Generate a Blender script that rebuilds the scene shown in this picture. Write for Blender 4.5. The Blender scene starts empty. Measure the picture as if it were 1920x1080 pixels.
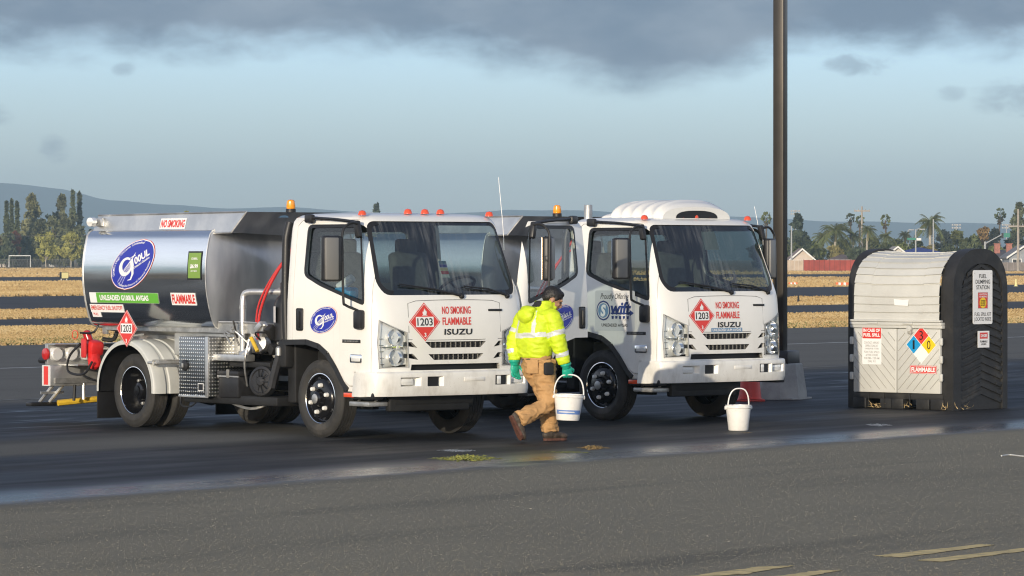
import bpy, bmesh, math, random
from mathutils import Vector, Matrix, noise as mnoise
R = math.radians
PI = math.pi
C = bpy.context.scene.collection
scn = bpy.context.scene

# ------------------------------------------------------------------ camera, sky, sun, exposure
F_PX, CAM_H, HOR = 7469.0, 1.859, 485.0          # focal length in photo pixels, eye height, horizon row
cam = bpy.data.cameras.new('camera'); camo = bpy.data.objects.new('camera', cam); C.objects.link(camo)
cam.sensor_width = 36.0; cam.lens = 36.0 * F_PX / 1920.0
cam.clip_start = 0.5; cam.clip_end = 40000
camo.location = (0, 0, CAM_H)
camo.rotation_euler = (R(90) - math.atan((540 - HOR) / F_PX), 0, 0)
scn.camera = camo

SUN_AZ, SUN_EL = 20.0, 9.0                       # degrees left of straight behind the camera, height
world = bpy.data.worlds.new('World'); scn.world = world; world.use_nodes = True
sundir = Vector((-math.sin(R(SUN_AZ)) * math.cos(R(SUN_EL)), -math.cos(R(SUN_AZ)) * math.cos(R(SUN_EL)), math.sin(R(SUN_EL))))
sl = bpy.data.lights.new('sun', 'SUN'); sl.energy = 4.0; sl.angle = R(0.5); sl.color = (1.0, 0.87, 0.68)
so = bpy.data.objects.new('sun', sl); C.objects.link(so)
so.rotation_euler = sundir.to_track_quat('Z', 'Y').to_euler()
so.location = (-20, -40, 30)
scn.view_settings.view_transform = 'Standard'; scn.view_settings.look = 'None'
scn.view_settings.exposure = 0.10; scn.view_settings.gamma = 1.0
scn.view_settings.use_curve_mapping = False
scn.cycles.filter_width = 1.15; scn.cycles.max_bounces = 8; scn.cycles.transparent_max_bounces = 24; scn.cycles.volume_bounces = 0


class NG:
    """small helper around a node tree"""
    def __init__(s, nt): s.nt = nt; s.n = nt.nodes; s.l = nt.links
    def new(s, t, **kw):
        o = s.n.new(t)
        for k, v in kw.items(): setattr(o, k, v)
        return o
    def put(s, sock, v):
        if isinstance(v, bpy.types.NodeSocket): s.l.new(v, sock)
        elif v is not None: sock.default_value = v
    def m(s, op, a, b=None, c=None):
        o = s.new('ShaderNodeMath', operation=op)
        s.put(o.inputs[0], a); s.put(o.inputs[1], b)
        if c is not None: s.put(o.inputs[2], c)
        return o.outputs[0]
    def ss(s, v, lo, hi, a=0.0, b=1.0):
        o = s.new('ShaderNodeMapRange', interpolation_type='SMOOTHSTEP')
        s.put(o.inputs[0], v); s.put(o.inputs[1], lo); s.put(o.inputs[2], hi); s.put(o.inputs[3], a); s.put(o.inputs[4], b)
        return o.outputs[0]
    def mix(s, f, a, b, typ='RGBA', blend='MIX'):
        o = s.new('ShaderNodeMix', data_type=typ)
        if typ == 'RGBA': o.blend_type = blend
        i = {'RGBA': (0, 6, 7, 2), 'FLOAT': (0, 2, 3, 0)}[typ]
        s.put(o.inputs[i[0]], f); s.put(o.inputs[i[1]], a); s.put(o.inputs[i[2]], b)
        return o.outputs[i[3]]
    def noise(s, vec, scale, detail=3, rough=.5, dist=0.0):
        o = s.new('ShaderNodeTexNoise'); s.put(o.inputs['Vector'], vec)
        o.inputs['Scale'].default_value = scale; o.inputs['Detail'].default_value = detail
        o.inputs['Roughness'].default_value = rough; o.inputs['Distortion'].default_value = dist
        return o.outputs[0]
    def sep(s, v):
        o = s.new('ShaderNodeSeparateXYZ'); s.put(o.inputs[0], v); return o.outputs
    def comb(s, x, y, z):
        o = s.new('ShaderNodeCombineXYZ')
        s.put(o.inputs[0], x); s.put(o.inputs[1], y); s.put(o.inputs[2], z); return o.outputs[0]
    def scale(s, v, k):
        o = s.new('ShaderNodeVectorMath', operation='MULTIPLY'); s.put(o.inputs[0], v); o.inputs[1].default_value = k
        return o.outputs[0]


def build_world():
    g = NG(world.node_tree); g.n.clear()
    out = g.new('ShaderNodeOutputWorld')
    sky = g.new('ShaderNodeTexSky', sky_type='NISHITA')
    sky.sun_disc = False; sky.sun_elevation = R(SUN_EL); sky.sun_rotation = R(180 + SUN_AZ)
    sky.air_density = 1.0; sky.dust_density = .7; sky.ozone_density = 3.0
    d = g.new('ShaderNodeTexCoord').outputs['Generated']
    x, y, z = g.sep(d)
    hor = g.m('SQRT', g.m('ADD', g.m('MULTIPLY', x, x), g.m('MULTIPLY', y, y)))
    el = g.m('MULTIPLY', g.m('ARCTAN2', z, hor), 180 / PI)
    az = g.m('MULTIPLY', g.m('ARCTAN2', x, y), 180 / PI)
    p = g.comb(az, g.m('MULTIPLY', el, 2.2), 0.0)
    n1 = g.noise(p, .22, 3, .55, .3); n2 = g.noise(p, .9, 5, .6, .2); n3 = g.noise(p, .45, 4, .55)
    # underside of the stratus deck: where it ends changes with azimuth
    def bump(c, w, amp):
        t = g.m('DIVIDE', g.m('SUBTRACT', az, c), w)
        return g.m('MULTIPLY', g.m('POWER', 2.718, g.m('MULTIPLY', g.m('MULTIPLY', t, t), -1.0)), amp)
    base = g.m('ADD', bump(1.9, 2.2, -.62), bump(-8.0, 2.2, -.1))
    base = g.m('ADD', base, bump(4.2, 1.1, .30))
    base = g.m('ADD', base, 3.08)
    lim = g.m('ADD', base, g.m('MULTIPLY', g.m('SUBTRACT', n2, .5), .75))
    lim = g.m('ADD', lim, g.m('MULTIPLY', g.m('SUBTRACT', n1, .5), .7))
    deck = g.ss(g.m('SUBTRACT', el, lim), -.3, .42)
    # ragged scraps below the deck
    def scrap(a0, e0, wa, we, amp):
        t = g.m('DIVIDE', g.m('SUBTRACT', az, a0), wa); u = g.m('DIVIDE', g.m('SUBTRACT', el, e0), we)
        r2 = g.m('ADD', g.m('MULTIPLY', t, t), g.m('MULTIPLY', u, u))
        r2 = g.m('ADD', r2, g.m('MULTIPLY', g.m('SUBTRACT', g.noise(p, 2.2, 4, .6, .4), .5), 2.6))
        return g.m('MULTIPLY', g.ss(r2, 1.1, -.3), amp)
    sc = None
    for a in ((-6.55, 1.55, .26, .24, .55), (-7.45, 2.05, .3, .22, .4), (-5.55, 2.72, .2, .12, .45),
              (4.95, 2.78, .6, .18, .55), (7.2, 2.3, .7, .3, .5), (6.3, 2.35, .25, .15, .35), (5.3, 3.1, .9, .2, .4)):
        q = scrap(*a); sc = q if sc is None else g.m('MAXIMUM', sc, q)
    cover = g.m('MAXIMUM', deck, sc)
    aza = g.m('ABSOLUTE', az)
    away = g.m('MAXIMUM', g.ss(aza, 14, 40), g.ss(el, 8, 25))      # deck thinned out of view, shaped for the light on the tank
    cover = g.m('MULTIPLY', cover, g.mix(away, .97, .70, 'FLOAT'))
    ccol = g.mix(g.ss(n3, .35, .72), (.115, .165, .25, 1), (.235, .285, .36, 1))
    ccol = g.mix(g.ss(aza, 14, 40), ccol, (1.3, 1.3, 1.32, 1))  # unseen side clouds brightened for the tank's reflection
    ccol = g.mix(g.ss(el, 8, 25), ccol, (.26, .29, .34, 1))  # unseen overhead clouds dimmed to lower the ambient light
    b1 = g.new('ShaderNodeBackground'); b1.inputs[1].default_value = SKY_STR
    tint = g.mix(1.0, sky.outputs[0], SKY_TINT, blend='MULTIPLY')
    g.l.new(tint, b1.inputs[0])
    b2 = g.new('ShaderNodeBackground'); b2.inputs[1].default_value = CLOUD_STR; g.l.new(ccol, b2.inputs[0])
    ms = g.new('ShaderNodeMixShader'); g.l.new(cover, ms.inputs[0]); g.l.new(b1.outputs[0], ms.inputs[1]); g.l.new(b2.outputs[0], ms.inputs[2])
    g.l.new(ms.outputs[0], out.inputs[0])
SKY_STR = 0.15; SKY_TINT = (1.34, 1.44, 2.05, 1); CLOUD_STR = 1.1
build_world()

# ------------------------------------------------------------------ materials
MATS = {}
def mat(name, col, rough=.5, metal=0.0, coat=0.0, var=0.0, vscale=6.0, bump=0.0, bscale=40.0, spec=None, emit=None, aniso=None, rvar=0.0, grime=None):
    if name in MATS: return MATS[name]
    m = bpy.data.materials.new(name); m.use_nodes = True; g = NG(m.node_tree)
    b = g.n['Principled BSDF']
    b.inputs['Base Color'].default_value = (*col, 1); b.inputs['Roughness'].default_value = rough
    b.inputs['Metallic'].default_value = metal; b.inputs['Coat Weight'].default_value = coat
    b.inputs['Coat Roughness'].default_value = .06
    if spec is not None: b.inputs['Specular IOR Level'].default_value = spec
    tc = g.new('ShaderNodeTexCoord').outputs['Object']
    if aniso: tc = g.scale(tc, aniso)
    if var > 0:
        n = g.noise(tc, vscale, 4, .6)
        f = g.ss(n, .3, .7)
        lo = tuple(c * (1 - var) for c in col); hi = tuple(min(1, c * (1 + var)) for c in col)
        c = g.mix(f, (*lo, 1), (*hi, 1))
        if grime:
            c = g.mix(g.m('MULTIPLY', g.ss(g.noise(tc, vscale * .7, 5, .65), .52, .75), grime[3]), c, (*grime[:3], 1))
        g.l.new(c, b.inputs['Base Color'])
    if rvar > 0:
        g.put(b.inputs['Roughness'], g.ss(g.noise(tc, vscale, 4, .6), .3, .7, max(.02, rough - rvar), rough + rvar))
    if bump > 0:
        bp = g.new('ShaderNodeBump'); bp.inputs['Strength'].default_value = 1.0; bp.inputs['Distance'].default_value = bump
        g.l.new(g.noise(tc, bscale, 3, .6), bp.inputs['Height']); g.l.new(bp.outputs[0], b.inputs['Normal'])
    if emit:
        b.inputs['Emission Color'].default_value = (*emit[:3], 1); b.inputs['Emission Strength'].default_value = emit[3]
    MATS[name] = m
    return m

def glass(name, tint, refl=1.0, rough=.02, streak=False):
    if name in MATS: return MATS[name]
    m = bpy.data.materials.new(name); m.use_nodes = True; g = NG(m.node_tree); g.n.clear()
    out = g.new('ShaderNodeOutputMaterial'); t = g.new('ShaderNodeBsdfTransparent'); t.inputs[0].default_value = (*tint, 1)
    gl = g.new('ShaderNodeBsdfGlossy'); gl.inputs['Roughness'].default_value = rough
    ge = g.new('ShaderNodeNewGeometry'); dt = g.new('ShaderNodeVectorMath', operation='DOT_PRODUCT')
    g.l.new(ge.outputs['Normal'], dt.inputs[0]); g.l.new(ge.outputs['Incoming'], dt.inputs[1])
    fr = g.m('POWER', g.m('SUBTRACT', 1.0, g.m('ABSOLUTE', dt.outputs['Value'])), 5.0)
    fr = g.m('MULTIPLY', g.m('MULTIPLY_ADD', fr, .93, .07), refl)
    ms = g.new('ShaderNodeMixShader'); g.l.new(g.m('MINIMUM', fr, 1.0), ms.inputs[0])
    g.l.new(t.outputs[0], ms.inputs[1]); g.l.new(gl.outputs[0], ms.inputs[2])
    last = ms.outputs[0]
    if streak:                                   # pale vertical streaks painted on in place of bright reflections
        tc = g.new('ShaderNodeTexCoord').outputs['Object']
        n = g.noise(g.scale(tc, (1, 14, 1.2)), 2.2, 4, .6); n2 = g.noise(tc, 1.6, 2, .5)
        df = g.new('ShaderNodeBsdfDiffuse'); df.inputs[0].default_value = (.45, .47, .47, 1)
        m2 = g.new('ShaderNodeMixShader'); g.l.new(g.m('MULTIPLY', g.m('MULTIPLY', g.ss(n, .42, .7), g.ss(n2, .38, .62)), streak), m2.inputs[0])
        g.l.new(last, m2.inputs[1]); g.l.new(df.outputs[0], m2.inputs[2]); last = m2.outputs[0]
    g.l.new(last, out.inputs[0]); MATS[name] = m
    return m

def diamond_plate():
    m = bpy.data.materials.new('diamond_plate'); m.use_nodes = True; g = NG(m.node_tree); b = g.n['Principled BSDF']
    b.inputs['Metallic'].default_value = 1.0; b.inputs['Roughness'].default_value = .3
    x, y, z = g.sep(g.new('ShaderNodeTexCoord').outputs['Object'])
    u = g.m('MULTIPLY', g.m('ADD', x, y), 26.0); v = g.m('MULTIPLY', z, 26.0)
    h = g.m('MULTIPLY', g.m('SINE', g.m('MULTIPLY', g.m('ADD', u, v), PI)), g.m('SINE', g.m('MULTIPLY', g.m('SUBTRACT', u, v), PI)))
    f = g.ss(h, .15, .7)
    g.l.new(g.mix(f, (.30, .30, .29, 1), (.85, .85, .83, 1)), b.inputs['Base Color'])
    bp = g.new('ShaderNodeBump'); bp.inputs['Distance'].default_value = .006; g.l.new(f, bp.inputs['Height']); g.l.new(bp.outputs[0], b.inputs['Normal'])
    MATS['diamond_plate'] = m
    return m

def jit(col, k): return col

def paint():
    m = mat('white_paint', (.78, .77, .72), .3, 0, .5); g = NG(m.node_tree); b = g.n['Principled BSDF']
    P = g.new('ShaderNodeTexCoord').outputs['Object']; x, y, z = g.sep(P)
    c = g.mix(g.ss(g.noise(P, 2.5, 4, .6), .3, .7), (.765, .755, .705, 1), (.80, .79, .74, 1))
    film = g.m('MULTIPLY', g.ss(g.noise(g.scale(P, (1, 1, .55)), 5.5, 5, .65), .42, .75), g.ss(z, 1.15, .45))       # road film thrown up from the wheels
    runs = g.m('MULTIPLY', g.ss(g.noise(g.scale(P, (9, 9, .5)), 2.2, 3, .6), .60, .80), .13)                        # dried rain runs
    spat = g.new('ShaderNodeTexVoronoi'); g.l.new(P, spat.inputs['Vector']); spat.inputs['Scale'].default_value = 38
    sp = g.m('MULTIPLY', g.m('MULTIPLY', g.ss(spat.outputs['Distance'], .16, .06), g.ss(g.noise(P, 4, 2, .5), .5, .65)), g.m('MULTIPLY', g.ss(z, 1.5, .6), .6))
    c = g.mix(g.m('MULTIPLY', film, .45), c, (.38, .345, .28, 1)); c = g.mix(runs, c, (.42, .40, .34, 1)); c = g.mix(sp, c, (.30, .27, .22, 1))
    g.l.new(c, b.inputs['Base Color']); g.put(b.inputs['Roughness'], g.m('MULTIPLY_ADD', film, .3, .28))
    return m

M = {}
def mk():
    M['white'] = paint()
    M['whitep'] = mat('white_plastic', (.76, .75, .70), .4, var=.04, vscale=8)
    M['black'] = mat('black_plastic', (.016, .016, .017), .45, var=.25, vscale=9)
    M['blackg'] = mat('black_gloss', (.008, .008, .009), .18)
    M['rubber'] = mat('tyre_rubber', (.028, .027, .025), .75, var=.25, vscale=5, bump=.002, bscale=60, grime=(.10, .09, .075, .55))
    M['seal'] = mat('rubber_seal', (.010, .010, .011), .5)
    M['chassis'] = mat('chassis_black', (.012, .012, .012), .6, var=.3, vscale=6)
    M['steel'] = mat('polished_steel', (.80, .81, .81), .15, 1.0, 0, .06, 3.0, rvar=.06, aniso=(.25, .25, 2.5), bump=.0005, bscale=1.6)
    M['brushed'] = mat('brushed_aluminium', (.52, .525, .53), .46, 1.0, 0, .16, 2.0, rvar=.08, aniso=(1.5, 1.5, .35))
    M['alu'] = mat('plain_aluminium', (.66, .66, .64), .42, .85, 0, .12, 4.0, rvar=.08)
    M['galv'] = mat('galvanised', (.50, .50, .48), .5, .8, 0, .2, 10)
    M['chrome'] = mat('chrome', (.85, .85, .84), .08, 1.0)
    M['fender'] = mat('grey_fender_plastic', (.52, .53, .50), .38, 0, .1, .05, 4)
    M['red'] = mat('red_plastic', (.62, .022, .022), .4, var=.1, vscale=9)
    M['hose'] = mat('red_hose', (.55, .03, .03), .45)
    M['amber'] = mat('amber_lens', (.85, .30, .015), .18, 0, .5)
    M['orange'] = mat('orange_lens', (.70, .085, .03), .2, 0, .5)
    M['redl'] = mat('red_lens', (.45, .02, .02), .2, 0, .5)
    M['lamp'] = mat('clear_lamp', (.80, .80, .77), .15, .2, .5)
    M['seat'] = mat('seat_fabric', (.16, .165, .165), .85, var=.15, vscale=12)
    M['dash'] = mat('dashboard', (.045, .047, .05), .7, var=.15, vscale=8)
    M['inner'] = mat('cab_lining', (.13, .135, .13), .8)
    M['yellow'] = mat('yellow_paint', (.62, .40, .03), .5, var=.15, vscale=10)
    M['ws'] = glass('windscreen_glass', (.38, .46, .44), 1.8, .02, .17)
    M['sg'] = glass('side_glass', (.62, .68, .66), 1.15)
    M['lens'] = glass('clear_lens', (.93, .94, .93), 1.0)
    M['mirror'] = mat('mirror_back', (.20, .195, .18), .45)
    diamond_plate(); M['plate'] = MATS['diamond_plate']
    for n, c in (('dwhite', (.82, .82, .80)), ('dred', (.66, .045, .035)), ('dblue', (.020, .032, .36)), ('dgreen', (.13, .42, .05)),
                 ('dblack', (.012, .012, .014)), ('dyel', (.85, .58, .02)), ('dcyan', (.01, .30, .62)), ('dgrey', (.42, .42, .40)), ('dlblue', (.15, .27, .42)), ('dlgreen', (.20, .33, .06)), ('dnavy', (.02, .04, .16)), ('dpale', (.62, .62, .61))):
        M[n] = mat('print_' + n[1:], c, .42)
mk()

# ------------------------------------------------------------------ mesh building
def catmull(pts, k=6):
    pts = [Vector(p) for p in pts]
    if len(pts) < 3: return pts
    P = [pts[0] * 2 - pts[1]] + pts + [pts[-1] * 2 - pts[-2]]; out = []
    for i in range(1, len(P) - 2):
        a, b, c, d = P[i - 1:i + 3]
        for j in range(k):
            t = j / k
            out.append(.5 * ((2 * b) + (c - a) * t + (2 * a - 5 * b + 4 * c - d) * t * t + (3 * b - a - 3 * c + d) * t ** 3))
    out.append(pts[-1]); return out

def roundpoly(pts, r, seg=4):
    out = []; n = len(pts)
    for i in range(n):
        p = Vector(pts[i]); a = Vector(pts[i - 1]) - p; b = Vector(pts[(i + 1) % n]) - p
        k = min(r, a.length * .45, b.length * .45)
        A = p + a.normalized() * k; B = p + b.normalized() * k
        for j in range(seg + 1):
            t = j / seg; out.append(tuple((1 - t) ** 2 * A + 2 * t * (1 - t) * p + t * t * B))
    return out

class MB:
    def __init__(s): s.v = []; s.f = []; s.mi = []; s.mats = []; s.T = None
    def slot(s, m):
        if m not in s.mats: s.mats.append(m)
        return s.mats.index(m)
    def add(s, vs, fs, m):
        k = len(s.v); i = s.slot(m)
        s.v += [Vector(v) if s.T is None else s.T @ Vector(v) for v in vs]
        for f in fs: s.f.append(tuple(j + k for j in f)); s.mi.append(i)
        return s
    def bm(s, bm, m):
        bm.verts.index_update()
        s.add([v.co.copy() for v in bm.verts], [tuple(v.index for v in f.verts) for f in bm.faces], m); bm.free(); return s
    def box(s, c, size, m, bev=0.0, rot=None, seg=2, taper=None):
        bm = bmesh.new(); bmesh.ops.create_cube(bm, size=1.0)
        for v in bm.verts:
            v.co = Vector((v.co.x * size[0], v.co.y * size[1], v.co.z * size[2]))
            if taper and v.co.z > 0: v.co.x *= taper[0]; v.co.y *= taper[1]
        if bev > 0: bmesh.ops.bevel(bm, geom=bm.edges[:], offset=bev, segments=seg, affect='EDGES', profile=.5)
        X = Matrix.Translation(c)
        if rot is not None: X = X @ rot
        bmesh.ops.transform(bm, matrix=X, verts=bm.verts)
        return s.bm(bm, m)
    def bx(s, lo, hi, m, bev=0.0):
        return s.box([(a + b) / 2 for a, b in zip(lo, hi)], [abs(b - a) for a, b in zip(lo, hi)], m, bev)
    def tube(s, pts, r, m, n=8, smooth=0, cap=True):
        pts = catmull(pts, smooth) if smooth else [Vector(p) for p in pts]
        rs = r if isinstance(r, (list, tuple)) else [r] * len(pts)
        if len(rs) != len(pts): rs = [rs[0] + (rs[-1] - rs[0]) * i / (len(pts) - 1) for i in range(len(pts))]
        vs = []; fs = []; nrm = None
        for i, p in enumerate(pts):
            t = (pts[min(i + 1, len(pts) - 1)] - pts[max(i - 1, 0)]).normalized()
            if nrm is None: nrm = t.orthogonal().normalized()
            nrm = (nrm - t * nrm.dot(t)).normalized(); b = t.cross(nrm)
            for j in range(n):
                a = 2 * PI * j / n; vs.append(p + (nrm * math.cos(a) + b * math.sin(a)) * rs[i])
        for i in range(len(pts) - 1):
            for j in range(n):
                k = (j + 1) % n; fs.append((i * n + j, i * n + k, (i + 1) * n + k, (i + 1) * n + j))
        if cap: fs.append(tuple(range(n - 1, -1, -1))); fs.append(tuple((len(pts) - 1) * n + j for j in range(n)))
        return s.add(vs, fs, m)
    def lathe(s, prof, m, o=(0, 0, 0), ax=(0, 0, 1), n=32, u=None, a0=0.0, a1=2 * PI, closed=True):
        o = Vector(o); ax = Vector(ax).normalized(); U = Vector(u) if u else ax.orthogonal().normalized(); V = ax.cross(U)
        vs = []; fs = []; full = closed and abs(a1 - a0 - 2 * PI) < 1e-6; nn = n if full else n + 1
        for (r, h) in prof:
            for j in range(nn):
                a = a0 + (a1 - a0) * j / n; vs.append(o + ax * h + (U * math.cos(a) + V * math.sin(a)) * max(r, 1e-5))
        for i in range(len(prof) - 1):
            for j in range(n):
                k = (j + 1) % nn; fs.append((i * nn + j, i * nn + k, (i + 1) * nn + k, (i + 1) * nn + j))
        return s.add(vs, fs, m)
    def prism(s, poly, fn, d0, d1, m):
        """poly of 2D points, fn(a,b,d)->3D"""
        n = len(poly); vs = [fn(a, b, d0) for a, b in poly] + [fn(a, b, d1) for a, b in poly]
        fs = [tuple(range(n - 1, -1, -1)), tuple(range(n, 2 * n))] + [(i, (i + 1) % n, n + (i + 1) % n, n + i) for i in range(n)]
        return s.add(vs, fs, m)
    def flat(s, poly, fn, m): return s.add([fn(a, b) for a, b in poly], [tuple(range(len(poly)))], m)
    def ring(s, po, pi, fn, m):
        n = len(po); vs = [fn(*p) for p in po] + [fn(*p) for p in pi]
        return s.add(vs, [(i, (i + 1) % n, n + (i + 1) % n, n + i) for i in range(n)], m)
    def strips(s, poly, fn, m, rows=14, cols=10):
        """convex 2D polygon laid on a curved surface fn(a,b)"""
        zs = [p[1] for p in poly]; z0, z1 = min(zs), max(zs); n = len(poly); vs = []; fs = []
        for i in range(rows + 1):
            t = .5 - .5 * math.cos(PI * i / rows); z = z0 + (z1 - z0) * (t * .5 + .5 * i / rows)
            z = min(max(z, z0 + 1e-4), z1 - 1e-4); xs = []
            for k in range(n):
                (ax, az), (bx, bz) = poly[k], poly[(k + 1) % n]
                if (az - z) * (bz - z) <= 0 and abs(az - bz) > 1e-9: xs.append(ax + (bx - ax) * (z - az) / (bz - az))
            l, r = min(xs), max(xs)
            for j in range(cols + 1): vs.append(fn(l + (r - l) * j / cols, z))
        w = cols + 1
        for i in range(rows):
            for j in range(cols): fs.append((i * w + j, i * w + j + 1, (i + 1) * w + j + 1, (i + 1) * w + j))
        return s.add(vs, fs, m)
    def mesh(s, name, ang=35):
        me = bpy.data.meshes.new(name); me.from_pydata(s.v, [], s.f)
        for m in s.mats: me.materials.append(m)
        me.polygons.foreach_set('material_index', s.mi)
        fix(me, ang); return me
    def build(s, name, parent=None, ang=35, recalc=True):
        return link(name, s.mesh(name, ang), parent)

def fix(me, ang=35, recalc=True):
    if recalc:
        bm = bmesh.new(); bm.from_mesh(me); bmesh.ops.recalc_face_normals(bm, faces=bm.faces); bm.to_mesh(me); bm.free()
    me.polygons.foreach_set('use_smooth', [True] * len(me.polygons))
    me.set_sharp_from_angle(angle=R(ang)); me.update()

def link(name, me, parent=None):
    o = bpy.data.objects.new(name, me); C.objects.link(o)
    if parent: o.parent = parent
    return o

def thing(name, label, cat, loc=(0, 0, 0), rz=0.0, group=None):
    o = bpy.data.objects.new(name, None); C.objects.link(o); o.location = loc; o.rotation_euler = (0, 0, rz)
    o.empty_display_size = .2
    return tag(o, label, cat, group)

def tag(o, label, cat, group=None):
    o['label'] = label; o['category'] = cat
    if group: o['group'] = group
    return o

def struct(o, kind='structure'):
    o['kind'] = kind; return o

def boolean(me, cutters, op='DIFFERENCE'):
    """me: mesh, cutters: list of meshes; returns a new mesh"""
    tmp = link('tmp', me); cs = []
    for c in cutters:
        k = link('tmpc', c); cs.append(k); k.hide_render = True
        b = tmp.modifiers.new('b', 'BOOLEAN'); b.operation = op; b.object = k; b.solver = 'EXACT'
    dg = bpy.context.evaluated_depsgraph_get(); dg.update()
    out = bpy.data.meshes.new_from_object(tmp.evaluated_get(dg))
    for o in [tmp] + cs: bpy.data.objects.remove(o)
    return out

def evaluated(o):
    dg = bpy.context.evaluated_depsgraph_get(); dg.update()
    return bpy.data.meshes.new_from_object(o.evaluated_get(dg))

TXT = {}
def text_geo(txt, bold=0.0, shear=0.0, sp=1.0):
    k = (txt, bold, shear, sp)
    if k in TXT: return TXT[k]
    cu = bpy.data.curves.new('t', 'FONT'); cu.body = txt; cu.size = 1.0; cu.resolution_u = 3
    cu.offset = bold; cu.shear = shear; cu.space_character = sp; cu.align_x = 'LEFT'
    o = bpy.data.objects.new('t', cu); C.objects.link(o); me = evaluated(o)
    vs = [tuple(v.co) for v in me.vertices]; fs = [tuple(p.vertices) for p in me.polygons]
    bpy.data.objects.remove(o); bpy.data.curves.remove(cu); bpy.data.meshes.remove(me)
    xs = [v[0] for v in vs]; ys = [v[1] for v in vs]
    TXT[k] = (vs, fs, min(xs), max(xs), min(ys), max(ys)); return TXT[k]

def put_text(mb, txt, fn, cx, cy, w, h, m, bold=.02, shear=0.0, sp=1.0, warp=None):
    """text squeezed into the box w x h centred at cx, cy of the surface fn(a, b)"""
    vs, fs, x0, x1, y0, y1 = text_geo(txt, bold, shear, sp); out = []
    for v in vs:
        a = (v[0] - x0) / (x1 - x0) - .5; b = (v[1] - y0) / (y1 - y0) - .5
        p = (cx + a * w, cy + b * h) if warp is None else warp(a, b)
        out.append(fn(*p))
    mb.add(out, fs, m)

def ellipse(cx, cy, a, b, rot=0.0, n=40):
    c, s = math.cos(rot), math.sin(rot)
    return [(cx + a * math.cos(t) * c - b * math.sin(t) * s, cy + a * math.cos(t) * s + b * math.sin(t) * c) for t in [2 * PI * i / n for i in range(n)]]
def rect(cx, cy, w, h): return [(cx - w / 2, cy - h / 2), (cx + w / 2, cy - h / 2), (cx + w / 2, cy + h / 2), (cx - w / 2, cy + h / 2)]
def diamond(cx, cy, r, ry=None): ry = ry or r; return [(cx - r, cy), (cx, cy - ry), (cx + r, cy), (cx, cy + ry)]
FLAME = [(-.30, -.42), (-.42, -.1), (-.30, .15), (-.22, -.02), (-.1, .35), (.02, .55), (.06, .22), (.18, .38), (.2, .1), (.34, .2), (.40, -.1), (.30, -.42)]

def G(px, py):
    """ground point seen at a pixel of the photograph"""
    d = F_PX * CAM_H / (py - HOR); return Vector(((px - 960) / F_PX * d, d, 0))
def at(px, d): return (px - 960) / F_PX * d
# ------------------------------------------------------------------ tanker truck (local: x forward, y left, z up, origin under front axle)
LV = [(.49, 1.085, .985, -.55), (.58, 1.10, 1.0, -.55), (.80, 1.105, 1.0, -.55), (1.0, 1.10, 1.0, -.55), (1.2, 1.092, 1.0, -.55), (1.40, 1.075, .997, -.55), (1.47, 1.058, .993, -.55),
      (1.56, 1.022, .988, -.55), (1.72, .955, .975, -.55), (1.88, .892, .962, -.55), (2.04, .83, .947, -.55), (2.18, .772, .93, -.55), (2.245, .735, .915, -.545), (2.285, .695, .89, -.53), (2.312, .62, .84, -.50), (2.33, .47, .74, -.42), (2.34, .2, .5, -.25)]
def lv(z, k):
    if z <= LV[0][0]: return LV[0][k]
    for a, b in zip(LV, LV[1:]):
        if z <= b[0]: return a[k] + (b[k] - a[k]) * (z - a[0]) / (b[0] - a[0])
    return LV[-1][k]
def front(y, z, off=0.0):
    w = lv(z, 2); t = min(1.0, abs(y) / w)
    return Vector((lv(z, 1) - .3 * (1 - (1 - t ** 4) ** .25) + off, y, z))
def side(sgn, off=0.0): return lambda x, z: Vector((x, sgn * (lv(z, 2) + off), z))
def ff(off): return lambda y, z: front(y, z, off)

def cab_shell(off, zlo=None, zhi=None):
    levels = [l for l in LV]; N = 40; vs = []; fs = []
    for (z, F, w, xr) in levels:
        F -= off; w -= off; xr += off; d = min(.3, (F - xr) * .6)
        zz = z + off * .6 if z < 1 else z - off * max(0, (z - 2.0) / .34)
        row = []
        for i in range(N + 1):
            a = -PI / 2 + PI * i / N; s = math.sin(a); c = math.cos(a)
            row.append((F - d + d * max(0, c) ** .5, w * math.copysign(abs(s) ** .5, s)))
        for x in (.55, .3, .0, -.25): row.append((min(x, F - d - .02), w))
        row += [(xr + .09, w), (xr + .03, w - .02), (xr + .005, w - .07), (xr, w - .15), (xr, w * .4), (xr, -w * .4), (xr, -w + .15), (xr + .005, -w + .07), (xr + .03, -w + .02), (xr + .09, -w)]
        for x in (-.25, .0, .3, .55): row.append((min(x, F - d - .02), -w))
        vs += [(x, y, zz) for x, y in row]
    n = len(vs) // len(levels)
    for i in range(len(levels) - 1):
        for j in range(n): k = (j + 1) % n; fs.append((i * n + j, i * n + k, (i + 1) * n + k, (i + 1) * n + j))
    fs.append(tuple(range(n - 1, -1, -1))); fs.append(tuple((len(levels) - 1) * n + j for j in range(n)))
    return vs, fs

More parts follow.
